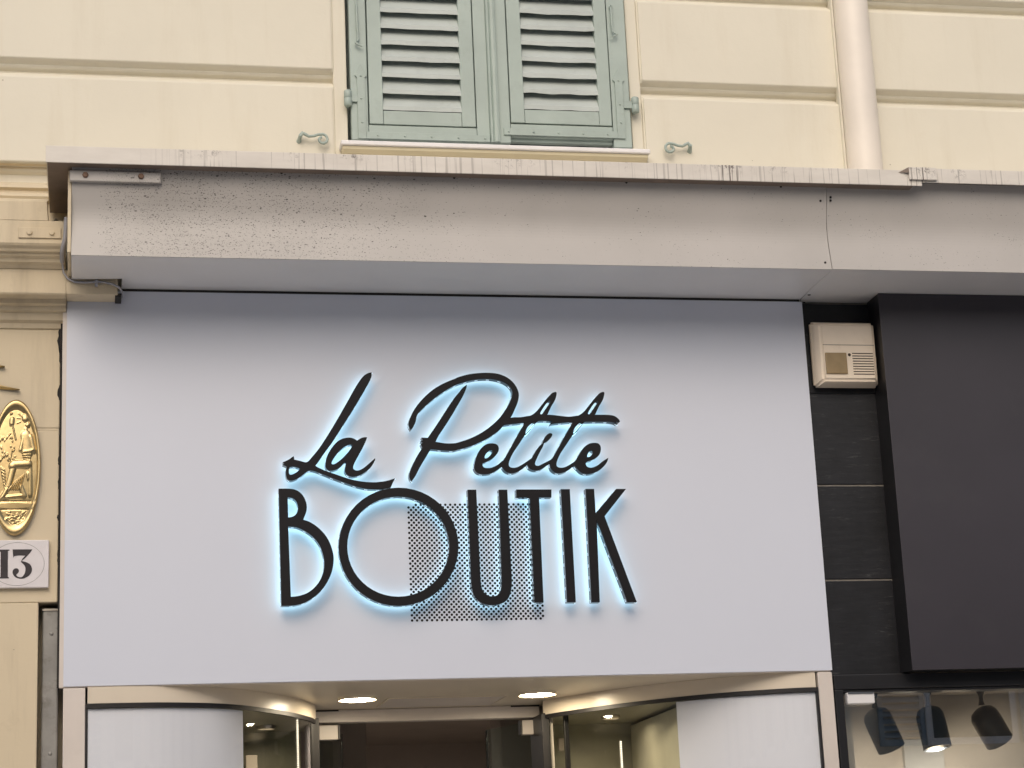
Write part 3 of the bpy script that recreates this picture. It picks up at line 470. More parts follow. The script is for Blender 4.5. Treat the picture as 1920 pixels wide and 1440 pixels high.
# ------------------------------------------------------------------ shutters
def slat(x0, x1, zf, par, wob=0.0):
    bm = bmesh.new(); n = 9; rings = []
    for i in range(n):
        x = x0 + (x1 - x0) * i / (n - 1)
        d = wob * (mnoise.noise(Vector((x * 14, zf * 31, 3))) * 0.006 - 0.002 * math.sin(i / (n - 1) * math.pi))
        pr = [(0.084, zf + d), (0.0835, zf + 0.018), (0.086, zf + 0.0205), (0.126, zf + 0.089), (0.126, zf + 0.074), (0.088, zf + 0.001 + d)]
        rings.append([bm.verts.new((x, a, b)) for a, b in pr])
    for i in range(n - 1):
        for k in range(6): bm.faces.new([rings[i][k], rings[i][(k + 1) % 6], rings[i + 1][(k + 1) % 6], rings[i + 1][k]])
    bm.faces.new(rings[0]); bm.faces.new(rings[-1][::-1])
    return bm_obj('slat', bm, SLATP, par)
def rivet(x, z, y, par, r=0.005):
    return lathe('rivet', [(r, 0), (r * 0.8, 0.003), (0, 0.0045)], (x, y, z), (0, -1, 0), SAGE_IRON, par, 10)
SY = 0.085
# left leaf
lf = thing('window_shutter', (1.41, 0.1, 4.735), 'left leaf of the closed sage green louvred shutters', 'shutter', 'shutters of the upper window')
box('stile', 1.126, 1.1955, SY, SY + 0.04, 4.738, 6.60, SAGE, lf, 0.003); box('stile', 1.646, 1.700, SY, SY + 0.04, 4.738, 6.60, SAGE, lf, 0.003)
box('rail', 1.1965, 1.645, SY + 0.001, SY + 0.04, 4.738, 4.8045, SAGE, lf, 0.003); box('rail', 1.1965, 1.645, SY + 0.001, SY + 0.04, 5.93, 6.00, SAGE, lf, 0.003); box('rail', 1.1965, 1.645, SY + 0.001, SY + 0.04, 6.53, 6.60, SAGE, lf, 0.003)
fl = box('flap_frame', 1.200, 1.2575, SY - 0.003, SY + 0.035, 4.808, 5.925, SAGE, lf, 0.003); tag(fl, 'hinged louvred flap set in the left leaf')
box('flap_stile', 1.5835, 1.6415, SY - 0.003, SY + 0.035, 4.808, 5.925, SAGE, lf, 0.003)
box('flap_rail', 1.2585, 1.5825, SY - 0.002, SY + 0.035, 4.808, 4.868, SAGE, lf, 0.002); box('flap_rail', 1.2585, 1.5825, SY - 0.002, SY + 0.035, 5.865, 5.925, SAGE, lf, 0.002)
for k in range(14): slat(1.2545, 1.5865, 4.8715 + k * 0.0727, lf, 0.5)
for k in range(7): slat(1.198, 1.643, 6.005 + k * 0.0727, lf, 0.5)
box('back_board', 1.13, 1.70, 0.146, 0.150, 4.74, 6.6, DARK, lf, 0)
# right leaf
rt = thing('window_shutter', (2.02, 0.1, 4.735), 'right leaf of the sage green shutters, warped slats, gap at the bottom', 'shutter', 'shutters of the upper window')
box('stile', 1.738, 1.7865, SY - 0.002, SY + 0.04, 4.742, 6.60, SAGE, rt, 0.003); box('stile', 2.2255, 2.304, SY, SY + 0.04, 4.738, 6.60, SAGE, rt, 0.003)
pr = [(1.700, SY - 0.002), (1.703, SY - 0.010), (1.709, SY - 0.013), (1.714, SY - 0.008), (1.718, SY - 0.014), (1.728, SY - 0.018), (1.7375, SY - 0.016), (1.7375, SY + 0.03), (1.702, SY + 0.03)]
prism('astragal', pr, 4.742, 6.60, SAGE, rt, 'z')
box('rail', 1.7875, 2.2245, SY + 0.001, SY + 0.04, 4.772, 4.829, SAGE, rt, 0.003); box('rail', 1.7875, 2.2245, SY + 0.001, SY + 0.04, 5.95, 6.02, SAGE, rt, 0.003); box('rail', 1.7875, 2.2245, SY + 0.001, SY + 0.04, 6.53, 6.60, SAGE, rt, 0.003)
box('lower_rail', 1.7875, 2.2245, SY + 0.02, SY + 0.05, 4.757, 4.775, SAGE, rt, 0.002)
fl = box('flap_frame', 1.7905, 1.849, SY - 0.003, SY + 0.035, 4.8335, 5.945, SAGE, rt, 0.003); tag(fl, 'hinged louvred flap set in the right leaf')
box('flap_stile', 2.1675, 2.2215, SY - 0.003, SY + 0.035, 4.8325, 5.945, SAGE, rt, 0.003)
box('flap_rail', 1.850, 2.1665, SY - 0.002, SY + 0.035, 4.833, 4.893, SAGE, rt, 0.002); box('flap_rail', 1.850, 2.1665, SY - 0.002, SY + 0.035, 5.885, 5.945, SAGE, rt, 0.002)
for k in range(14): slat(1.846, 2.1705, 4.8965 + k * 0.0722, rt, 0.75)
for k in range(7): slat(1.789, 2.223, 6.025 + k * 0.0727, rt, 1.0)
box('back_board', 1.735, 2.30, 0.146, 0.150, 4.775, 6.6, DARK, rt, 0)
# strap hinges
def strap(par, xs, zb, zt, xe, mir, arm_z, kx):
    y0 = SY - 0.0080; y1 = SY - 0.0002 if mir > 0 else SY - 0.0002
    w2 = 0.0165
    out = [(xs - w2, zb), (xs - w2, zt - 0.05), (xs - 0.025, zt - 0.040), (xs - 0.015, zt - 0.020), (xs, zt + 0.012), (xs + 0.015, zt - 0.020), (xs + 0.025, zt - 0.040), (xs + w2, zt - 0.05), (xs + w2, zb)]
    cut_out('strap_hinge', [out], y0, y1, SAGE_IRON, par, 0.001)
    hp = bpy.data.objects[list(W)[-1]]
    a, b = sorted((xs + (-w2 if xe > xs else w2) + (2 * w2 if xe > xs else -2 * w2) + (0.0005 if xe > xs else -0.0005), xe))
    box('strap', a, b, y0 - 0.001, y1, zb, zb + 0.030, SAGE_IRON, hp, 0.001)
    a, b = sorted((xs + (w2 if kx > xs else -w2), kx))
    box('arm', a, b, y0 - 0.002, y1 - 0.003, arm_z - 0.016, arm_z + 0.016, SAGE_IRON, hp, 0.001)
    lathe('knuckle', [(0, 0), (0.014, 0), (0.0165, 0.003), (0.0165, 0.031), (0.015, 0.033), (0.0165, 0.035), (0.0165, 0.064), (0.014, 0.067), (0, 0.067)], (kx, SY - 0.006, arm_z - 0.034), (0, 0, 1), SAGE_IRON, hp, 16)
    box('pin', kx - 0.006, kx + 0.006, SY - 0.004, FY + 0.04, arm_z - 0.03, arm_z - 0.018, SAGE_IRON, hp, 0.001)
    for z in (zt - 0.042, arm_z, zb + 0.07): rivet(xs, z, y0, hp, 0.0045)
    n = 5
    for i in range(n): rivet(xs + (xe - xs) * (0.12 + 0.84 * i / (n - 1)), zb + 0.015, y0 - 0.001, hp, 0.005)
strap(lf, 1.168, 4.741, 5.057, 1.697, 1, 4.915, 1.113)
strap(rt, 2.2585, 4.776, 5.078, 1.757, -1, 4.928, 2.325)
# hooks
tube('hook', [(1.157, 0.082, 5.40), (1.1565, 0.076, 5.33), (1.158, 0.072, 5.24), (1.161, 0.072, 5.175), (1.158, 0.070, 5.165), (1.150, 0.068, 5.162), (1.149, 0.066, 5.154), (1.156, 0.066, 5.149), (1.176, 0.066, 5.141)], 0.0045, SAGE_IRON, lf, 8)
tube('hook', [(2.243, 0.083, 5.375), (2.2435, 0.074, 5.36), (2.243, 0.073, 5.29), (2.244, 0.072, 5.256), (2.252, 0.070, 5.246), (2.264, 0.068, 5.242), (2.250, 0.066, 5.232), (2.229, 0.066, 5.228)], [0.006, 0.0044, 0.0044, 0.0044, 0.004, 0.0038, 0.0034, 0.0028], SAGE_IRON, rt, 8)
lathe('hook_eye', [(0.004, -0.004), (0.009, 0), (0.004, 0.004)], (2.243, 0.078, 5.372), (0, -1, 0), SAGE_IRON, rt, 12)

# sill
sl = thing('window_sill', (1.72, 0.06, 4.66), 'white marble sill on a yellow moulding under the shutters', 'sill')
box('slab', 1.075, 2.366, 0.035, 0.30, 4.696, 4.716, SILLW, sl, 0.005, 3)
prism('moulding', [(0.046, 4.6945), (0.050, 4.683), (0.068, 4.672), (0.088, 4.668), (0.12, 4.667), (0.12, 4.6945)], 1.083, 2.358, SILLC, sl)

# scroll holdbacks
def holdback(cx, cz, s, label):
    t = thing('shutter_holdback', (cx, 0.1, cz), label, 'holdback', 'wrought iron shutter holdbacks')
    pts = []
    P = [(-0.055, 0.002), (-0.045, 0.016), (-0.034, 0.010), (-0.020, 0.002), (0, 0.004), (0.018, 0.011), (0.034, 0.013)]
    for a, b in P: pts.append((cx + s * a, 0.072, cz + b))
    for k in range(15):
        th = rad(82 - k * 25); r_ = 0.0245 - k * 0.00115
        pts.append((cx + s * (0.034 + r_ * math.cos(th)), 0.072 - k * 0.0004, cz - 0.0105 + r_ * math.sin(th)))
    tube('scroll', pts, [0.008, 0.0075, 0.007] + [0.0058] * (len(pts) - 4) + [0.0075], SAGE_IRON, t, 10)
    tube('spike', [(cx - s * 0.053, 0.068, cz + 0.006), (cx - s * 0.056, 0.085, cz - 0.004), (cx - s * 0.058, 0.104, cz - 0.010)], [0.008, 0.0085, 0.011], SAGE_IRON, t, 10)
    return t
holdback(0.969, 4.738, 1, 'scrolled green iron holdback on the wall left of the shutters')
holdback(2.497, 4.745, -1, 'scrolled green iron holdback on the wall right of the shutters')

# downpipe
dp = thing('downpipe', (3.318, 0.06, 4.4), 'pinkish cream round downpipe on the upper wall', 'pipe')
bm = bmesh.new(); bm_tube(bm, [(3.318, 0.066, 4.46), (3.318, 0.066, 5.6), (3.318, 0.066, 6.9), (3.318, 0.066, 8.2)], 0.0745, 40); bm_obj('pipe', bm, PIPE, dp, True)
bm = bmesh.new(); bm_prism(bm, [(3.236, 0.096), (3.238, 0.088), (3.244, 0.086), (3.249, 0.092), (3.25, 0.12), (3.236, 0.12)], 4.46, 8.2, 'z'); bm_obj('caulk_bead', bm, CREAM, dp)
for zz in (5.72, 7.4): lathe('collar', [(0.0745, 0), (0.080, 0.002), (0.080, 0.03), (0.0745, 0.032)], (3.318, 0.066, zz), (0, 0, 1), PIPE, dp, 40)

# ------------------------------------------------------------------ canopy box
cb = thing('canopy', (2.5, -0.2, 4.06), 'long metal canopy box with speckled face above the white sign', 'canopy')
SZ, CY = 4.061, -0.40
def fy(t):
    # softly rounded fold
    k, wd = 0.45, 0.16; a, b = 0.062, -0.082
    s = t - k
    sm = (0.5 * (1 + max(-1.0, min(1.0, s / wd))))
    ds = 0.0 if s < -wd else (s if s > wd else wd * sm * sm)
    return CY + a * t + (b - a) * ds
def fascia(x0, x1, z0, z1):
    # fold added along the middle: upper half leans out under cap, so it darkens
    n = 28; fr, bk = [], []
    for i in range(n + 1):
        t = i / n; z = z0 + (z1 - z0) * t
        y = fy(t)
        fr.append((y, z)); bk.append((y + 0.005, z))
    return prism('fascia_sheet', fr + bk[::-1], x0, x1, FASCIA, cb)
fa1 = fascia(0.018, 2.9490, SZ, 4.41)
fascia(2.9515, 6.9, SZ + 0.001, 4.425)
bm = bmesh.new()
def plate(bm, pts, z0, z1): bm_prism(bm, pts, z0, z1, 'z')
plate(bm, [(0.018, CY + 0.007), (2.9485, CY + 0.007), (2.9485, CY + 0.02), (2.9535, 0.0), (2.9535, 0.01), (0.205, 0.01), (0.205, -0.125), (0.018, -0.105)], SZ, SZ + 0.006); bm_obj('soffit_sheet', bm, SOFFIT, cb)
bm = bmesh.new()
plate(bm, [(2.9515, CY + 0.007), (6.9, CY + 0.007), (6.9, 0.07), (2.975, 0.07), (2.958, 0.0), (2.9515, CY + 0.02)], SZ + 0.001, SZ + 0.007); bm_obj('soffit_sheet', bm, SOFFIT, cb)
box('seam_backing', 2.93, 2.98, CY + 0.01, 0.0, SZ + 0.008, SZ + 0.012, DARK, cb, 0)
ep = box('end_plate', 0.004, 0.017, CY + 0.002, -0.02, SZ + 0.012, 4.39, CREAM_SHADED, cb, 0.002); tag(ep, 'peeling cream left end board of the canopy')
c1 = box('cap', -0.076, 3.332, -0.47, -0.4645, 4.394, 4.459, CAP, cb, 0.0015)
c2 = box('cap', 3.272, 6.9, -0.466, -0.459, 4.411, 4.471, CAP, cb, 0.0015)
box('cap_top', -0.076, 3.30, -0.4635, 0.10, 4.452, 4.458, CAP, c1, 0.0)
box('cap_top', 3.30, 6.9, -0.458, 0.10, 4.464, 4.470, CAP, c2, 0.0)
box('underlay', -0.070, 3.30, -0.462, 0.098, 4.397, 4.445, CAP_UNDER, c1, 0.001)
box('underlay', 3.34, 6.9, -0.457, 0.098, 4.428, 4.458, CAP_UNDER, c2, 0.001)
cc = box('joint_cover', 3.277, 3.394, -0.4815, -0.472, 4.417, 4.469, CAP, cb, 0.002)
mk('cover_wing', [(3.277, -0.481, 4.468), (3.277, -0.481, 4.445), (3.235, -0.471, 4.4475), (3.277, -0.40, 4.469), (3.2355, -0.40, 4.4595)], [[0, 2, 1], [0, 3, 4, 2]], CAP_UNDER, cc)
fb = box('fixing_bar', 0.010, 0.342, fy(0.86) - 0.016, fy(0.86) + 0.004, 4.342, 4.384, FASCIA, cb, 0.003); tag(fb, 'grey flat bar bolted to the canopy corner')
for x in (0.067, 0.269):
    lathe('bolt', [(0.0115, 0), (0.0115, 0.006), (0.0095, 0.009), (0, 0.0095)], (x, fy(0.86) - 0.016, 4.365), (0, -1, 0), RUST, fb, 6, False)
for x, z in ((0.79, 4.397), (1.45, 4.396), (2.13, 4.396), (2.76, 4.396), (2.925, 4.345), (2.925, 4.09), (2.967, 4.347), (2.967, 4.36)):
    lathe('screw', [(0.005, 0), (0.0045, 0.002), (0, 0.0025)], (x, fy((z - SZ) / 0.35) - 0.0004, z), (0, -1, 0), DARK, cb, 10)
lathe('screw', [(0.0065, 0), (0.006, 0.002), (0, 0.003)], (2.972, -0.06, SZ + 0.0005), (0, 0, -1), DARK, cb, 12)
lathe('screw', [(0.005, 0), (0.0045, 0.002), (0, 0.003)], (2.986, 0.045, SZ + 0.0005), (0, 0, -1), DARK, cb, 12)
box('shadow_gap', 0.20, 2.95, 0.004, 0.02, SZ - 0.012, SZ + 0.001, DARK, cb, 0)
bm = bmesh.new()
for k in range(26):
    x = 2.97 + k * 0.0115; h = 0.006 + 0.006 * random.random()
    bm_box(bm, x, x + 0.0119, 0.045, 0.06 , SZ - h, SZ - 0.0002, 0.0)
tag(bm_obj('torn_plaster_edge', bm, GROUT, cb), 'ragged strip of plaster below the canopy')

# ------------------------------------------------------------------ cream portal to the left
pl = thing('portal_wall', (-1.5, 0.1, 0), 'cream painted wall with moulded cornice left of the white sign', 'wall')
prism('cornice', [(0.10, 4.60), (0.125, 4.598), (0.126, 4.590), (0.155, 4.588), (0.155, 4.54), (0.118, 4.528), (0.10, 4.515), (0.098, 4.500), (0.112, 4.492), (0.112, 4.484), (0.092, 4.474), (0.084, 4.460), (0.09, 4.448), (0.115, 4.44), (0.115, 4.35), (0.4, 4.35), (0.4, 4.60)], -3.0, -0.003, CREAM_SHADED, pl)
def rough_end(name, prof, x0, x1):
    bm = bmesh.new(); bm_prism(bm, prof, x0, x1)
    for v in bm.verts:
        if v.co.x > x1 - 1e-4: v.co.x += random.uniform(-0.006, 0.006)
    return bm_obj(name, bm, CREAM_SHADED, pl)
rough_end('cornice_face', [(-0.185, 4.352), (-0.192, 4.348), (-0.200, 4.336), (-0.200, 4.262), (0.11, 4.262), (0.11, 4.352)], -3.0, -0.072)
rough_end('cornice_face', [(-0.200, 4.2605), (-0.200, 4.172), (-0.194, 4.164), (-0.180, 4.156), (-0.176, 4.148), (-0.160, 4.146), (-0.158, 4.136), (-0.140, 4.130), (-0.136, 4.118), (-0.118, 4.112), (-0.104, 4.102), (0.11, 4.102), (0.11, 4.2605)], -3.0, -0.008)
for k in range(9):
    a = random.uniform(-0.075, -0.02); b_ = 4.262 + random.random() * 0.02
    bm = bmesh.new(); bmesh.ops.create_icosphere(bm, subdivisions=1, radius=random.uniform(0.008, 0.018))
    for v in bm.verts: v.co = Vector((a, -0.15 + random.random() * 0.05, b_)) + v.co * random.uniform(0.7, 1.3)
    bm_obj('rubble', bm, random.choice((GROUT, CREAM_SHADED, GREYM)), pl)
prism('beam', [(-0.100, 4.1005), (-0.100, 4.008), (-0.096, 4.003), (-0.040, 4.002), (-0.036, 3.985), (-0.012, 3.982), (-0.008, 3.966), (0.010, 3.962), (0.013, 3.934), (0.030, 3.926), (0.034, 3.908), (0.04, 3.905), (0.11, 3.905), (0.11, 4.1005)], -3.0, -0.004, CREAM_SHADED, pl)
box('beam_end', -0.0035, 0.190, -0.100, -0.002, 4.004, 4.100, CREAM_SHADED, pl, 0.004)
box('rotten_corner', 0.180, 0.204, -0.095, -0.003, 3.998, 4.012, DARK, pl, 0.002)
bx = [(-3.0, -0.0230, 3.516, 3.9045), (-3.0, -0.0235, 2.852, 3.508)]
for x0, x1, z0, z1 in bx: box('wall_block', x0, x1, 0.04, 0.4, z0, z1, CREAM_SHADED, pl, 0.004)
box('wall_joint', -3.0, -0.0245, 0.0425, 0.4, 3.5085, 3.5155, CREAM_SHADED, pl, 0)
box('wall_block', -3.0, -0.092, 0.04, 0.4, 0.0, 2.8515, CREAM_SHADED, pl, 0.004)
box('recess_back', -0.0915, -0.004, 0.16, 0.4, 0.0, 2.8515, CREAM_SHADED, pl, 0)
box('dark_gap', -0.0225, -0.0155, 0.03, 0.30, 2.54, 4.0, DARK, pl, 0)
sb = box('fixing_plate', -0.178, -0.022, -0.207, -0.2005, 4.190, 4.231, CREAM_SHADED, pl, 0.002); tag(sb, 'small cream plate with two bolts on the cornice')
for x in (-0.138, -0.056): lathe('bolt', [(0.011, 0), (0.010, 0.007), (0, 0.009)], (x, -0.207, 4.211), (0, -1, 0), CREAM_SHADED, sb, 8)

for zc, wv, hv in ((3.655, 0.010, 0.030), (3.86, 0.012, 0.05), (3.80, 0.006, 0.03), (3.39, 0.006, 0.018), (3.30, 0.005, 0.022), (3.17, 0.007, 0.012), (3.02, 0.004, 0.03)):
    n_ = 9; pts = []
    for i in range(n_):
        a = math.pi / 2 + math.pi * i / (n_ - 1); pts.append((-0.0232 + wv * math.cos(a) * random.uniform(0.5, 1.1), zc + hv * math.sin(a)))
    cut_out('paint_chip', [pts], 0.0385, 0.0405, DARK, pl)
# metal duct in the recess
du = thing('metal_duct', (-0.045, 0.11, 0.12), 'stained grey metal duct in the recess below the number plate', 'duct')
box('casing', -0.078, -0.0185, 0.075, 0.155, 0.12, 2.825, GREYM, du, 0.006)
box('top_flange', -0.079, -0.0175, 0.0735, 0.156, 2.825, 2.834, STEEL, du, 0.001)
for z in (2.74, 2.30): lathe('rivet', [(0.008, 0), (0.006, 0.003), (0, 0.004)], (-0.045, 0.075, z), (0, -1, 0), GREYM, du, 10)

# cable
cbl = thing('cable', (0.09, -0.1, 4.0), 'grey cable clipped along the beam under the canopy corner', 'cable')
tube('sheath', [(-0.004, -0.215, 4.245), (-0.006, -0.212, 4.20), (-0.016, -0.19, 4.155), (-0.018, -0.13, 4.125), (-0.012, -0.112, 4.085), (0.004, -0.110, 4.062), (0.030, -0.108, 4.050), (0.075, -0.107, 4.049), (0.11, -0.107, 4.053), (0.14, -0.108, 4.051), (0.17, -0.112, 4.043), (0.195, -0.112, 4.030), (0.207, -0.09, 4.018), (0.205, -0.04, 4.012), (0.202, -0.005, 4.03)], 0.0042, CABLE, cbl, 8)
box('clip', 0.104, 0.116, -0.113, -0.1003, 4.034, 4.0605, CABLE, cbl, 0.002)
tube('sleeve', [(-0.003, -0.213, 4.27), (-0.004, -0.216, 4.23), (-0.006, -0.212, 4.19), (-0.014, -0.20, 4.160), (-0.018, -0.175, 4.14), (-0.018, -0.13, 4.122)], 0.0085, CABLE, cbl, 10)

# number plate
npl = thing('number_plate', (-0.175, 0.03, 2.9), 'white marble house number plate reading 13', 'number plate')
box('plate', -0.292, -0.0565, 0.0185, 0.0395, 2.904, 3.083, MARBLE, npl, 0.003)
cut_out('digit', [[(x / 1e4, z / 1e4) for x, z in lp] for lp in OUT['n1']], 0.0172, 0.0184, INK, npl)
cut_out('digit', [[(x / 1e4, z / 1e4) for x, z in lp] for lp in OUT['n3']], 0.0172, 0.0184, INK, npl)
bm = bmesh.new(); bm_tube(bm, [(-0.171 + 0.098 * math.cos(a * math.pi / 40), 0.0184, 2.993 + 0.0805 * math.sin(a * math.pi / 40)) for a in range(81)], 0.0007, 6); bm_obj('engraved_oval', bm, GREYM, npl, True)

# gilt oval emblem
md = thing('emblem', (-0.17, 0.03, 3.10), 'gilt oval emblem with a seated figure in relief above the number plate', 'emblem')
def emblem_mesh():
    HW, HH, cx0, cz0 = 0.0925, 0.2605, -0.183, 3.362
    S = 0.001995
    caps = []
    def c(x1, y1, x2, y2, r, h): caps.append((x1, y1, x2, y2, r, h))
    c(46, 786, 46, 787, 6, 6); c(44, 782, 49, 783, 5, 5); c(51, 797, 50, 799, 4.2, 5); c(47, 806, 48, 815, 3.2, 3)
    for a in ((42, 775, 41.5, 764), (46.5, 775, 47.5, 765), (38, 781, 33, 776), (37, 786, 31, 785), (37, 792, 31, 795), (51, 776, 54, 768)): c(*a, 0.8, 2.2)
    c(47, 818, 51, 850, 9.5, 5.5); c(56, 820, 62, 846, 4.6, 6); c(61, 846, 44, 849, 3.4, 6.5); c(43, 822, 38, 846, 3.6, 5)
    for i in range(4): c(41 + i, 851 + i * 4, 56, 850 + i * 5, 1.3, 6.5)
    c(52, 872, 27, 873, 8, 6.5); c(24, 875, 24, 876, 7.5, 7.5); c(25, 880, 17, 914, 6, 6); c(15, 918, 6, 934, 4.2, 6); c(6, 935, 1, 937, 2.6, 6)
    for i in range(6): c(45 - i * 3.2, 893 + i * 2.5, 39 - i * 4.2, 920, 1.2, 6)
    c(12, 934, 42, 931, 3.4, 3.5); c(40, 915, 46, 932, 4.5, 3.5); c(56, 878, 57, 930, 4, 3); c(52, 890, 53, 900, 3, 4)
    c(20, 776, 20, 777, 2, 4); c(21.5, 787, 21, 796, 4.4, 5); c(23, 800, 29, 826, 1.3, 3.5); c(23, 845, 19, 868, 0.9, 3.5)
    rnd = random.Random(5)
    for i in range(46): x = rnd.uniform(-8, 27); y = rnd.uniform(815, 866); c(x, y, x + rnd.uniform(-2, 2), y + rnd.uniform(-3, 3), 1.3, 3.2)
    for i in range(8): c(3 + i * 1.2, 880 + i * 6, 9 + i * .6, 884 + i * 6, 1.8, 4.5)
    for i in range(40): x = rnd.uniform(0, 54); y = rnd.uniform(961, 990); c(x, y, x + rnd.uniform(-3, 3), y + rnd.uniform(-2, 2), 1.4, 3)
    for k in range(10): a = k * 0.63; c(25 + 4 * math.cos(a), 979 + 4 * math.sin(a), 25 + 4 * math.cos(a + .63), 979 + 4 * math.sin(a + .63), 1.0, 3.2); c(36 + 4 * math.cos(a), 981 + 3.6 * math.sin(a), 36 + 4 * math.cos(a + .63), 981 + 3.6 * math.sin(a + .63), 1.0, 3.2)
    A = np.array(caps)
    nr, na = 140, 220
    vs, fs = [], []
    ks = np.linspace(0, 1, nr)
    for i, e in enumerate(ks):
        for j in range(na):
            th = 2 * math.pi * j / na
            x = HW * e * math.sin(th); z = HH * e * math.cos(th)
            px = 29 + x / S; py = 877 - z / S * 0.975
            dx, dy = A[:, 2] - A[:, 0], A[:, 3] - A[:, 1]
            t = np.clip(((px - A[:, 0]) * dx + (py - A[:, 1]) * dy) / (dx * dx + dy * dy + 1e-6), 0, 1)
            d = np.hypot(px - A[:, 0] - t * dx, py - A[:, 1] - t * dy) / A[:, 4]
            h = float(np.max(A[:, 5] * np.sqrt(np.clip(1 - d * d, 0, 1)))) if e < 0.86 else 0.0
            if abs(py - 942) < 1.0 or abs(py - 957) < 1.0: h = -1.2
            elif 943 < py < 956: h = min(h, 0.0) + 0.6
            dish = 2.0 + 4.0 * (1 - e * e)
            if e > 0.84: dish = 2.0 + 4.0 * (1 - .84 ** 2) - 0.5 + 5.0 * math.sin(min(1, (e - 0.84) / 0.10) * math.pi / 2) * (1 if e < 0.955 else max(0.0, 1 - ((e - 0.955) / 0.045) ** 2))
            if e > 0.999: dish = -3
            vs.append((cx0 + x - (877 - py) * 0.00003 * 0, 0.026 - (h * 0.66 + dish) * 0.00135, cz0 + z))
    for i in range(nr - 1):
        for j in range(na): fs.append([i * na + j, i * na + (j + 1) % na, (i + 1) * na + (j + 1) % na, (i + 1) * na + j])
    return vs, fs
vs, fs = emblem_mesh(); mk('relief', vs, fs, GOLD, md, True)
lathe('screw', [(0.006, 0), (0.0055, 0.003), (0, 0.004)], (-0.0985, 0.024, 3.345), (0, -1, 0), DARK, md, 12)
# gilt sprig above
sg = thing('gilt_ornament', (-0.23, 0.03, 3.64), 'tips of a gilt leaf ornament above the oval emblem', 'ornament')
def leaf(x0, z0, x1, z1, wd):
    n = 14; vs = []; fs = []
    d = Vector((x1 - x0, 0, z1 - z0)); nn = Vector((-d.z, 0, d.x)).normalized()
    for i in range(n + 1):
        t = i / n; wv = wd * math.sin(math.pi * (0.12 + 0.88 * t)) ** 0.8 if i < n else 0.0004
        cpt = Vector((x0, 0.030, z0)) + d * t
        for s, yy in ((-1, 0.036), (-0.5, 0.022), (0, 0.016), (0.5, 0.022), (1, 0.036)): vs.append(cpt + nn * wv * s + Vector((0, yy - 0.030, 0)))
    for i in range(n):
        for k in range(4): fs.append([i * 5 + k, i * 5 + k + 1, i * 5 + k + 6, i * 5 + k + 5])
    return mk('leaf', vs, fs, GOLD, sg, True)
leaf(-0.40, 3.700, -0.172, 3.662, 0.011); leaf(-0.40, 3.775, -0.228, 3.752, 0.014); leaf(-0.40, 3.72, -0.30, 3.83, 0.014)

# ------------------------------------------------------------------ white sign with halo lit letters
sg = thing('shop_sign', (1.48, 0, 2.53), 'wide white sign panel with black backlit letters La Petite BOUTIK', 'sign')
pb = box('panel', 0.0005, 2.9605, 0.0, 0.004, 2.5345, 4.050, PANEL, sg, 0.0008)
box('panel_frame', -0.0150, 2.955, 0.0045, 0.045, 2.531, 4.046, FRAME, sg, 0.001)
bm = bmesh.new()
DX0, DX1, DZ0, DZ1 = 1.296, 1.806, 2.757, 3.205
cols, rws = 27, 46; px_ = (DX1 - DX0) / (cols - 0.5); pz = (DZ1 - DZ0) / (rws - 1)
for r_ in range(rws):
    for c_ in range(cols):
        x = DX0 + px_ * (c_ + (0.5 if r_ % 2 else 0.0)); z = DZ0 + pz * r_
        if r_ == rws - 1 and c_ == 0: continue
        vv = [bm.verts.new((x + 0.0051 * math.cos(k * math.pi / 5), -0.0006, z + 0.0051 * math.sin(k * math.pi / 5))) for k in range(10)]
        bm.faces.new(vv)
do = bm_obj('dot_pattern', bm, BLACK, sg, recalc=False); tag(do, 'square of small black printed dots behind the letters', kind='stuff')
YF, YB = -0.065, -0.032
def outline_leds(loops, par):
    bm = bmesh.new()
    for lp in loops:
        P = [Vector((x, 0, z)) for x, z in lp]; n = len(P)
        ar = sum(P[i].x * P[(i + 1) % n].z - P[(i + 1) % n].x * P[i].z for i in range(n))
        acc = 0.018; step = 0.046
        for i in range(n):
            a, b = P[i], P[(i + 1) % n]; l = (b - a).length
            if l < 1e-6: continue
            d = (b - a) / l; pos = acc
            while pos < l:
                c = a + d * pos
                nn = Vector((d.z, 0, -d.x)) * (1 if ar > 0 else -1)
                if lp is not loops[0]: nn = -nn if False else nn
                p0 = c - d * 0.006; p1 = c + d * 0.006
                q = [p0 - nn * 0.0015, p1 - nn * 0.0015, p1 + nn * 0.0005, p0 + nn * 0.0005]
                if lp is not loops[0]: q = [p0 + nn * 0.0015, p1 + nn * 0.0015, p1 - nn * 0.0005, p0 - nn * 0.0005]
                va = [bm.verts.new((v.x, YB - 0.0190, v.z)) for v in q]; vb = [bm.verts.new((v.x, YB - 0.0130, v.z)) for v in q]
                bm.faces.new(va); bm.faces.new(vb[::-1])
                for k in range(4): bm.faces.new([va[k], vb[k], vb[(k + 1) % 4], va[(k + 1) % 4]])
                pos += step
            acc = pos - l
    if len(bm.faces): tag(bm_obj('led_strip', bm, LEDM, par), kind='stuff')
    else: bm.free()
NAMES = {'L': 'script letter L', 'a': 'script letter a', 'P': 'script letter P', 'e': 'first script letter e', 't': 'first script letter t', 'i': 'script letter i', 't2': 'second script letter t', 'e2': 'last script letter e', 'bar': 'long crossbar of the script letters t', 'B': 'capital B', 'O': 'round capital O', 'U': 'capital U', 'T': 'capital T', 'I': 'capital I', 'K': 'capital K'}
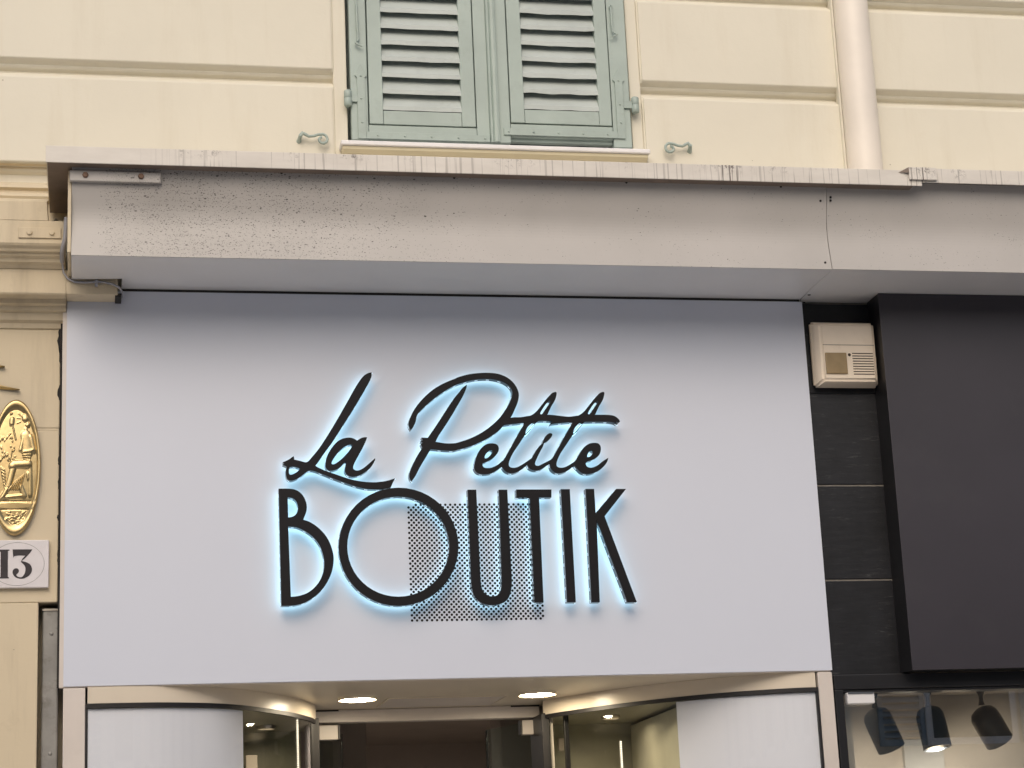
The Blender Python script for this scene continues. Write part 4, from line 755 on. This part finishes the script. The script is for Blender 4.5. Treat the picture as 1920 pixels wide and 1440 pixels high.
for k, (key, nm) in enumerate(NAMES.items()):
    loops = [[(x / 1e4, z / 1e4) for x, z in lp] for lp in OUT[key]]
    dy = k * 0.0002
    lt = cut_out('letter' if key != 'bar' else 'crossbar', loops, YF - dy, YB, BLACK, sg, 0.0012, BLACK_SIDE); lt['label'] = 'black ' + nm
    cut_out('light_panel', inset_loops(loops, 0.0025), YB + 0.0005, YB + 0.0025, HALO, lt)
    outline_leds(loops, lt)
    n = 0
    for (x, z) in loops[0][::max(1, len(loops[0]) // 5)][:5]: pass

# ------------------------------------------------------------------ shop entrance under the sign
en = thing('shopfront', (1.48, 0.4, 0.12), 'beige shop entrance with curved glass showcases under the white sign', 'shopfront')
GL = [(0.088, 0.0), (0.20, 0.0), (0.35, 0.012), (0.48, 0.052), (0.59, 0.112), (0.687, 0.207), (0.782, 0.332), (0.862, 0.459), (0.924, 0.58), (0.969, 0.688), (1.003, 0.80)]
GR = [(2.890, 0.012), (2.78, 0.028), (2.64, 0.082), (2.52, 0.150), (2.405, 0.242), (2.29, 0.355), (2.186, 0.477), (2.12, 0.570), (2.07, 0.655), (2.012, 0.750), (1.972, 0.83)]
def smooth_path(P, n=6):
    out = []; m = len(P); P = [Vector((a, b, 0)) for a, b in P]
    for i in range(m - 1):
        p0, p1, p2, p3 = P[max(i - 1, 0)], P[i], P[i + 1], P[min(i + 2, m - 1)]
        for j in range(n):
            t = j / n
            out.append(0.5 * ((2 * p1) + (p2 - p0) * t + (2 * p0 - 5 * p1 + 4 * p2 - p3) * t * t + (-p0 + 3 * p1 - 3 * p2 + p3) * t ** 3))
    return out + [P[-1]]
def sharp(o):
    bm = bmesh.new(); bm.from_mesh(o.data)
    bmesh.ops.split_edges(bm, edges=[e for e in bm.edges if len(e.link_faces) == 2 and e.calc_face_angle(0) > 0.7])
    bm.to_mesh(o.data); bm.free(); return o
def band(name, path, off0, off1, z0, z1, mat, par, smooth=True):
    """curved wall following a path, between two offsets toward the street"""
    n = len(path); vs = []; fs = []
    for i, p in enumerate(path):
        t = (path[min(i + 1, n - 1)] - path[max(i - 1, 0)]).normalized()
        nn = Vector((t.y, -t.x, 0));
        if nn.y > 0: nn = -nn
        for o_, z in ((off0, z0), (off1, z0), (off1, z1), (off0, z1)): vs.append((p.x + nn.x * o_, p.y + nn.y * o_, z))
    for i in range(n - 1):
        for k in range(4): fs.append([i * 4 + k, i * 4 + (k + 1) % 4, i * 4 + 4 + (k + 1) % 4, i * 4 + 4 + k])
    fs.append([0, 1, 2, 3]); fs.append([n * 4 - 4 + k for k in (3, 2, 1, 0)])
    bm = bmesh.new(); vv = [bm.verts.new(v) for v in vs]
    for f in fs: bm.faces.new([vv[k] for k in f])
    o = bm_obj(name, bm, mat, par); o.data.polygons.foreach_set('use_smooth', [abs(p_.normal.z) < 0.5 for p_ in o.data.polygons]); return sharp(o)
ZG = 2.466
box('ceiling', 0.0, 2.955, 0.012, 1.06, 2.5305, 2.5465, CEIL, en, 0)
for P, side in ((smooth_path(GL), 'left'), (smooth_path(GR), 'right')):
    band('header_band', P, -0.012, 0.004, ZG + 0.0045, 2.5300, CEIL, en)
    rl = band('gasket', P, -0.012, 0.006, ZG - 0.012, ZG + 0.004, GASKET, en)
    gp = band('curved_pane', P, -0.006, 0.0, 0.45, ZG - 0.0125, GLASS, en)
    cut = 0.686 if side == 'left' else 2.37
    Q = [q_ for q_ in P if (q_.x < cut if side == 'left' else q_.x > cut)]
    fl = band('white_film', Q, -0.0095, -0.0075, 0.45, ZG - 0.014, FILM, en); tag(fl, 'white film covering the front of the %s showcase' % side)
    band('plinth', P, -0.03, 0.008, 0.12, 0.449, FRAME, en)
box('jamb', 0.0005, 0.080, 0.001, 0.11, 0.12, 2.5285, FRAME, en, 0.003); box('jamb_gasket', 0.0805, 0.0895, 0.004, 0.09, 0.12, ZG + 0.003, GASKET, en, 0.001)
box('jamb', 2.8985, 2.9585, 0.001, 0.11, 0.12, 2.5285, FRAME, en, 0.003); box('jamb_gasket', 2.8885, 2.8980, 0.004, 0.09, 0.12, ZG + 0.003, GASKET, en, 0.001)
box('head_trim', 0.081, 2.898, 0.0045, 0.0085, ZG + 0.005, 2.5295, FRAME, en, 0.0) if False else None
# door portal
box('door_head', 1.022, 1.990, 1.0, 1.06, 2.477, 2.5295, FRAME, en, 0.003)
box('head_gap', 1.022, 1.125, 0.9985, 1.0, 2.5235, 2.5300, DARK, en, 0); box('head_gap', 1.865, 1.990, 0.9985, 1.0, 2.5235, 2.5300, DARK, en, 0)
box('end_post', 0.985, 1.0185, 0.785, 1.06, 0.12, 2.4765, GASKET, en, 0.003); box('end_post', 1.993, 2.014, 0.85, 1.06, 0.12, 2.4765, FRAME, en, 0.003); box('end_post', 1.958, 1.992, 0.815, 1.06, 0.12, 2.4765, GASKET, en, 0.003)
for hx, tx, ty, s in ((1.046, 1.188, 1.46, 1), (1.984, 1.842, 1.46, -1)):
    d = Vector((tx - hx, ty - 1.03, 0)); n_ = Vector((d.y, -d.x, 0)).normalized() * 0.005
    dr = None
    bm = bmesh.new(); bm_prism(bm, [(hx + n_.x, 1.03 + n_.y), (tx + n_.x, ty + n_.y), (tx - n_.x, ty - n_.y), (hx - n_.x, 1.03 - n_.y)], 0.13, 2.470, 'z')
    dr = bm_obj('glass_door', bm, DOORG, en)
    x0, x1 = sorted((hx - s * 0.006, hx + s * 0.074))
    box('patch_fitting', x0, x1, 0.992, 1.035, 2.405, 2.466, FRAME, dr, 0.003)
    box('fitting_edge', x1 + 0.0005 if s > 0 else x0 - 0.0085, x1 + 0.0085 if s > 0 else x0 - 0.0005, 0.99, 1.037, 2.405, 2.466, GASKET, dr, 0.001)
    tube('door_edge', [(tx, ty, 0.13), (tx, ty, 2.47)], 0.006, PANE, dr, 8)
# ceiling grille
gr = thing('air_grille', (1.52, 0.77, 2.52), 'flush slotted air grille in the entrance ceiling between the two downlights', 'grille')
box('frame', 1.285, 1.765, 0.598, 0.606, 2.5265, 2.5303, CEIL, gr, 0.0005); box('frame', 1.285, 1.765, 0.944, 0.952, 2.5265, 2.5303, CEIL, gr, 0.0005)
box('frame', 1.277, 1.2845, 0.598, 0.952, 2.5265, 2.5303, CEIL, gr, 0.0005); box('frame', 1.7655, 1.773, 0.598, 0.952, 2.5265, 2.5303, CEIL, gr, 0.0005)
for k in range(8): box('slat', 1.286, 1.764, 0.622 + k * 0.041, 0.640 + k * 0.041, 2.527, 2.5303, FRAME, gr, 0.0008)
# downlights
for x, y, lab in ((1.150, 0.555, 'lit round downlight in the entrance ceiling, left one'), (1.882, 0.525, 'lit round downlight in the entrance ceiling, right one')):
    dl = thing('downlight', (x, y, 2.515), lab, 'lamp', 'entrance downlights')
    lathe('trim_ring', [(0.068, 0.010), (0.076, 0.004), (0.080, 0.013), (0.080, 0.016), (0.062, 0.016)], (x, y, 2.515), (0, 0, 1), LAMPRIM, dl, 40)
    lathe('lens', [(0, 0.002), (0.05, 0.003), (0.067, 0.009)], (x, y, 2.515), (0, 0, 1), LAMP, dl, 40)
# showcase insides
ins = thing('showcase_interior', (1.48, 1.0, 0.12), 'olive brown inside of the curved showcases behind the clear glass', 'interior')
box('back_wall', 0.02, 0.9835, 1.22, 1.25, 0.12, 2.52, INT_O, ins, 0); box('back_wall', 2.0155, 2.94, 1.22, 1.25, 0.12, 2.52, INT_O, ins, 0)
box('side_wall', 0.02, 0.05, 0.12, 1.2195, 0.12, 2.52, INT_O, ins, 0); box('side_wall', 2.91, 2.94, 0.12, 1.2195, 0.12, 2.52, INT_O, ins, 0)
def lid(P, z, nm, xs):
    pts = [(p_.x, p_.y + 0.014) for p_ in P] + [(P[-1].x, 1.219), (xs, 1.219), (xs, P[0].y + 0.13)]
    prism(nm, pts, z, z + 0.01, INT_O, ins, 'z')
lid(smooth_path(GL), ZG - 0.003, 'showcase_ceiling', 0.051); lid(smooth_path(GR), ZG - 0.003, 'showcase_ceiling', 2.909)
box('shelf', 0.051, 0.92, 0.72, 1.2185, 1.45, 1.47, FRAME, ins, 0.001); box('shelf', 2.06, 2.909, 0.72, 1.2185, 1.45, 1.47, FRAME, ins, 0.001)
box('display_column', 0.74, 0.79, 1.10, 1.15, 0.12, 2.36, INT_B, ins, 0.004); box('display_column', 2.10, 2.125, 1.15, 1.18, 2.345, 2.40, INT_B, ins, 0.004)
box('support_post', 2.046, 2.066, 0.78, 0.80, 0.12, ZG - 0.004, GASKET, ins, 0.002)
box('curtain', 2.44, 2.455, 0.40, 1.2, 0.12, 2.45, CURT, ins, 0.004)
for x, y, z1 in ((0.917, 0.66, ZG - 0.006), (2.245, 0.62, 2.335)):
    ld = thing('led_strip', (x, y, 0.5), 'vertical dotted strip of small lamps in the %s showcase' % ('left' if x < 1.5 else 'right'), 'lamp')
    box('backing', x - 0.005, x + 0.005, y + 0.001, y + 0.006, 0.5, z1, WHITE, ld, 0)
    bm = bmesh.new()
    for k in range(int((z1 - 1.9) / 0.009)): bm_box(bm, x - 0.0024, x + 0.0024, y - 0.002, y + 0.0005, z1 - 0.006 - k * 0.009, z1 - 0.0015 - k * 0.009)
    tag(bm_obj('lamp_dots', bm, LEDW, ld), kind='stuff')
for x, y, lab in ((2.268, 0.86, 'small recessed lamp in the ceiling of the right showcase'), (0.812, 0.92, 'small recessed lamp in the ceiling of the left showcase')):
    dl = thing('showcase_lamp', (x, y, 2.452), lab, 'lamp', 'showcase lamps')
    lathe('rim', [(0.024, 0.002), (0.034, -0.004), (0.040, 0.004), (0.040, 0.0105), (0.028, 0.0105)], (x, y, 2.452), (0, 0, 1), STEEL, dl, 24)
    lathe('lens', [(0, 0.001), (0.023, 0.0025)], (x, y, 2.452), (0, 0, 1), LAMP, dl, 24)
# shop room
rm = thing('shop_room', (1.48, 3.0, 0.12), 'dark brown inside of the shop seen through the open glass doors', 'interior')
box('floor', 0.0, 2.96, 1.2505, 6.0, 0.10, 0.13, FLOORM, rm, 0); box('back_wall', 0.0, 2.96, 5.9, 6.0, 0.13, 3.0, INT, rm, 0)
box('side_wall', -0.1, 0.0, 1.26, 6.0, 0.13, 3.0, INT, rm, 0); box('side_wall', 2.96, 3.06, 1.26, 6.0, 0.13, 3.0, INT, rm, 0)
box('ceiling', 0.0, 2.96, 1.07, 5.899, 2.80, 2.9, INT, rm, 0); box('bulkhead', 0.0, 2.96, 1.065, 1.25, 2.53, 2.799, INT, rm, 0)
box('pier', 1.06, 1.50, 3.0, 3.4, 0.13, 2.799, INT, rm, 0.004); box('pier', 2.25, 2.6, 3.2, 3.5, 0.13, 2.799, INT, rm, 0.004)
box('entrance_floor', 0.0, 2.96, 0.0, 1.25, 0.10, 0.128, FLOORM, rm, 0)

for k, (x, y) in enumerate(((0.6, 3.6), (2.75, 3.75))):  # lamps added out of view to brighten the dark room
    dl = thing('fill_lamp', (x, y, 2.78), 'unseen round lamp added in the ceiling to brighten the shop, %s from the doors' % ('nearer', 'farther')[k], 'lamp', 'unseen lamps added inside the shop')
    lathe('lens', [(0, 0.001), (0.05, 0.001)], (x, y, 2.785), (0, 0, 1), LAMP_FILL, dl, 24)
    lathe('rim', [(0.05, 0.0), (0.062, 0.0), (0.065, 0.0145)], (x, y, 2.785), (0, 0, 1), LAMPRIM, dl, 24)

# ------------------------------------------------------------------ black tiled pilaster and neighbouring shop
bp = thing('tiled_pilaster', (3.11, 0.1, 0), 'narrow pilaster of scratched black tiles right of the white sign', 'pilaster')
zs = [0.1, 0.5, 0.89, 1.28, 1.67, 2.06, 2.507, 2.897, 3.284, 3.668, 4.052]
for a, b in zip(zs[6:-1], zs[7:]): box('tile', 2.968, 3.300, 0.03, 0.06, a + (0.0035 if a < 3.6 else 0.001), b - (0.0035 if b < 3.6 else 0.001), TILE, bp, 0.003)
box('mortar', 2.966, 3.300, 0.0355, 0.30, 2.517, 4.052, GROUT, bp, 0)
box('dark_joint', 2.967, 3.300, 0.0345, 0.05, 3.664, 3.672, BFRAME, bp, 0)
box('side_strip', 2.9622, 2.9675, 0.02, 0.25, 2.53, 4.05, BFRAME, bp, 0)
# alarm siren
sr = thing('alarm_siren', (3.10, -0.01, 3.67), 'yellowed cream alarm siren box with amber lens on the black tiles', 'alarm')
bm = bmesh.new()
fr = [(3.010, -0.050, 3.704), (3.239, -0.050, 3.704), (3.241, -0.050, 3.942), (3.012, -0.050, 3.942)]
bk = [(2.988, 0.0285, 3.690), (3.260, 0.0285, 3.690), (3.260, 0.0285, 3.968), (2.988, 0.0285, 3.968)]
md_ = [(2.984, -0.008, 3.684), (3.256, -0.008, 3.684), (3.257, -0.008, 3.961), (2.985, -0.008, 3.961)]
R = [[bm.verts.new(v) for v in ring] for ring in (fr, md_, bk)]
bm.faces.new(R[0]); bm.faces.new(R[2][::-1])
for i in range(2):
    for k in range(4): bm.faces.new([R[i][k], R[i][(k + 1) % 4], R[i + 1][(k + 1) % 4], R[i + 1][k]])
bmesh.ops.recalc_face_normals(bm, faces=bm.faces)
bmesh.ops.bevel(bm, geom=[e for e in bm.edges], offset=0.009, segments=3, affect='EDGES')
ho = bm_obj('housing', bm, SIREN, sr, True)
box('seam', 3.016, 3.236, -0.0506, -0.0495, 3.8515, 3.8535, SLOT, ho, 0)
box('lens', 3.021, 3.113, -0.0565, -0.0498, 3.729, 3.8185, LENS, sr, 0.0035, 3)
lathe('indicator', [(0.0065, 0), (0.006, 0.002), (0, 0.003)], (3.127, -0.050, 3.811), (0, -1, 0), SLOT, sr, 12)
for k in range(9): box('sound_slot', 3.139, 3.2285, -0.0508, -0.0495, 3.7275 + k * 0.01095, 3.7315 + k * 0.01095, SLOT, sr, 0)
# dark neighbouring sign board
nb = thing('sign_board', (4.9, -0.05, 2.515), 'large plain dark purple black board over the neighbouring shop window', 'sign')
box('face', 3.2545, 6.8, -0.100, -0.094, 2.5165, 4.0605, DPANEL, nb, 0.001)
box('body', 3.2555, 6.8, -0.0935, 0.0295, 2.519, 4.0600, BFRAME, nb, 0.001)
# neighbouring shop window
sw = thing('shop_window', (4.9, 0.1, 0), 'black framed shop window of the neighbouring shop with spotlights behind it', 'window')
box('head', 2.963, 6.8, -0.004, 0.09, 2.458, 2.5155, BFRAME, sw, 0.003); box('head_lip', 2.998, 6.8, 0.006, 0.085, 2.4465, 2.4575, BFRAME, sw, 0.002)
box('jamb', 2.963, 2.9975, -0.002, 0.09, 0.12, 2.4575, BFRAME, sw, 0.003); box('jamb_bead', 2.998, 3.0065, 0.02, 0.08, 0.12, 2.4460, SPOTB, sw, 0.002)
box('pane', 3.007, 6.8, 0.050, 0.058, 0.5, 2.4460, GLASS_R, sw, 0); box('stall_riser', 3.007, 6.8, 0.0, 0.09, 0.12, 0.4995, BFRAME, sw, 0.003)
sn = thing('door_sensor', (3.07, 0.03, 2.40), 'small white sensor box in the top corner of the neighbouring window', 'sensor')
box('cover', 3.009, 3.122, -0.012, 0.0495, 2.400, 2.4450, WHITE, sn, 0.004); box('bracket', 3.012, 3.118, -0.0165, -0.0125, 2.4385, 2.4450, SPOTM, sn, 0.001)
ri = thing('neighbour_room', (4.5, 1.0, 0.12), 'warm beige display space behind the neighbouring window', 'interior')
box('back_wall', 3.061, 6.8, 1.30, 1.35, 0.12, 2.62, INT_B, ri, 0); box('side_wall', 3.0005, 3.0605, 0.101, 1.30, 0.12, 2.44, INT_B, ri, 0) 
box('ceiling', 3.0, 6.8, 0.10, 1.30, 2.56, 2.60, INT_B, ri, 0); box('floor', 3.0, 6.8, 0.1, 1.3, 0.40, 0.45, FLOORM, ri, 0)
box('display_panel', 3.74, 3.93, 1.27, 1.299, 1.6, 2.36, PAVE, ri, 0.002); box('track', 3.1, 6.7, 0.48, 0.515, 2.535, 2.5595, WHITE, ri, 0.001)
def spotlight(nx, nz, ax, ln, r_, body, lab, aim):
    t = thing('spotlight', (nx, 0.50, nz - 0.2), lab, 'lamp', 'spotlights in the neighbouring window')
    top = Vector((nx, 0.50, 2.535))
    box('adapter', nx - 0.015, nx + 0.065, 0.485, 0.515, 2.505, 2.5345, body, t, 0.002)
    lathe('stem', [(0.022, 0.0), (0.018, 0.015), (0.009, 0.035), (0.009, 0.055), (0.014, 0.072)], (nx, 0.50, 2.505), (0, 0, -1), body, t, 16)
    a = Vector(ax).normalized(); st = Vector((nx, 0.50, nz)) - a * 0.02
    lathe('head', [(0, 0), (r_ * 0.45, 0.002), (r_ * 0.8, 0.014), (r_ * 0.97, 0.035), (r_, 0.06), (r_ * 1.0, ln), (r_ * 0.95, ln + 0.001), (r_ * 0.93, ln - 0.02), (r_ * 0.6, ln - 0.03)], st, a, body, t, 32)
    lathe('reflector', [(r_ * 0.62, 0), (r_ * 0.9, 0.022)], st + a * (ln - 0.029), a, STEEL, t, 32)
    lathe('lens', [(0, 0.0), (r_ * 0.6, 0.0)], st + a * (ln - 0.0285), a, LEDW, t, 24)
    li = bpy.data.lights.new('spot_beam', 'SPOT'); li.energy = 30; li.color = (1.0, 0.88, 0.72); li.spot_size = rad(82); li.spot_blend = 0.7; li.shadow_soft_size = 0.03
    lo = bpy.data.objects.new('spot_beam', li); sc.collection.objects.link(lo); lo.parent = t
    pt = st + a * (ln + 0.006); lo.location = pt - W[t.name]
    lo.rotation_euler = (-(Vector(aim) - pt)).to_track_quat('Z', 'Y').to_euler()
spotlight(3.318, 2.408, (0.42, 0.16, -0.90), 0.180, 0.060, SPOTM, 'dark spotlight hanging beside the white sensor box', (3.50, 1.3, 1.95))
spotlight(3.556, 2.412, (0.08, -0.16, -0.98), 0.178, 0.060, SPOTM, 'dark spotlight pointing straight down, middle of the three', (3.72, 1.3, 1.98))
spotlight(3.795, 2.400, (0.54, 0.20, -0.84), 0.165, 0.062, SPOTB, 'brown spotlight tilted to the right, farthest from the sensor box', (4.16, 1.3, 1.96))
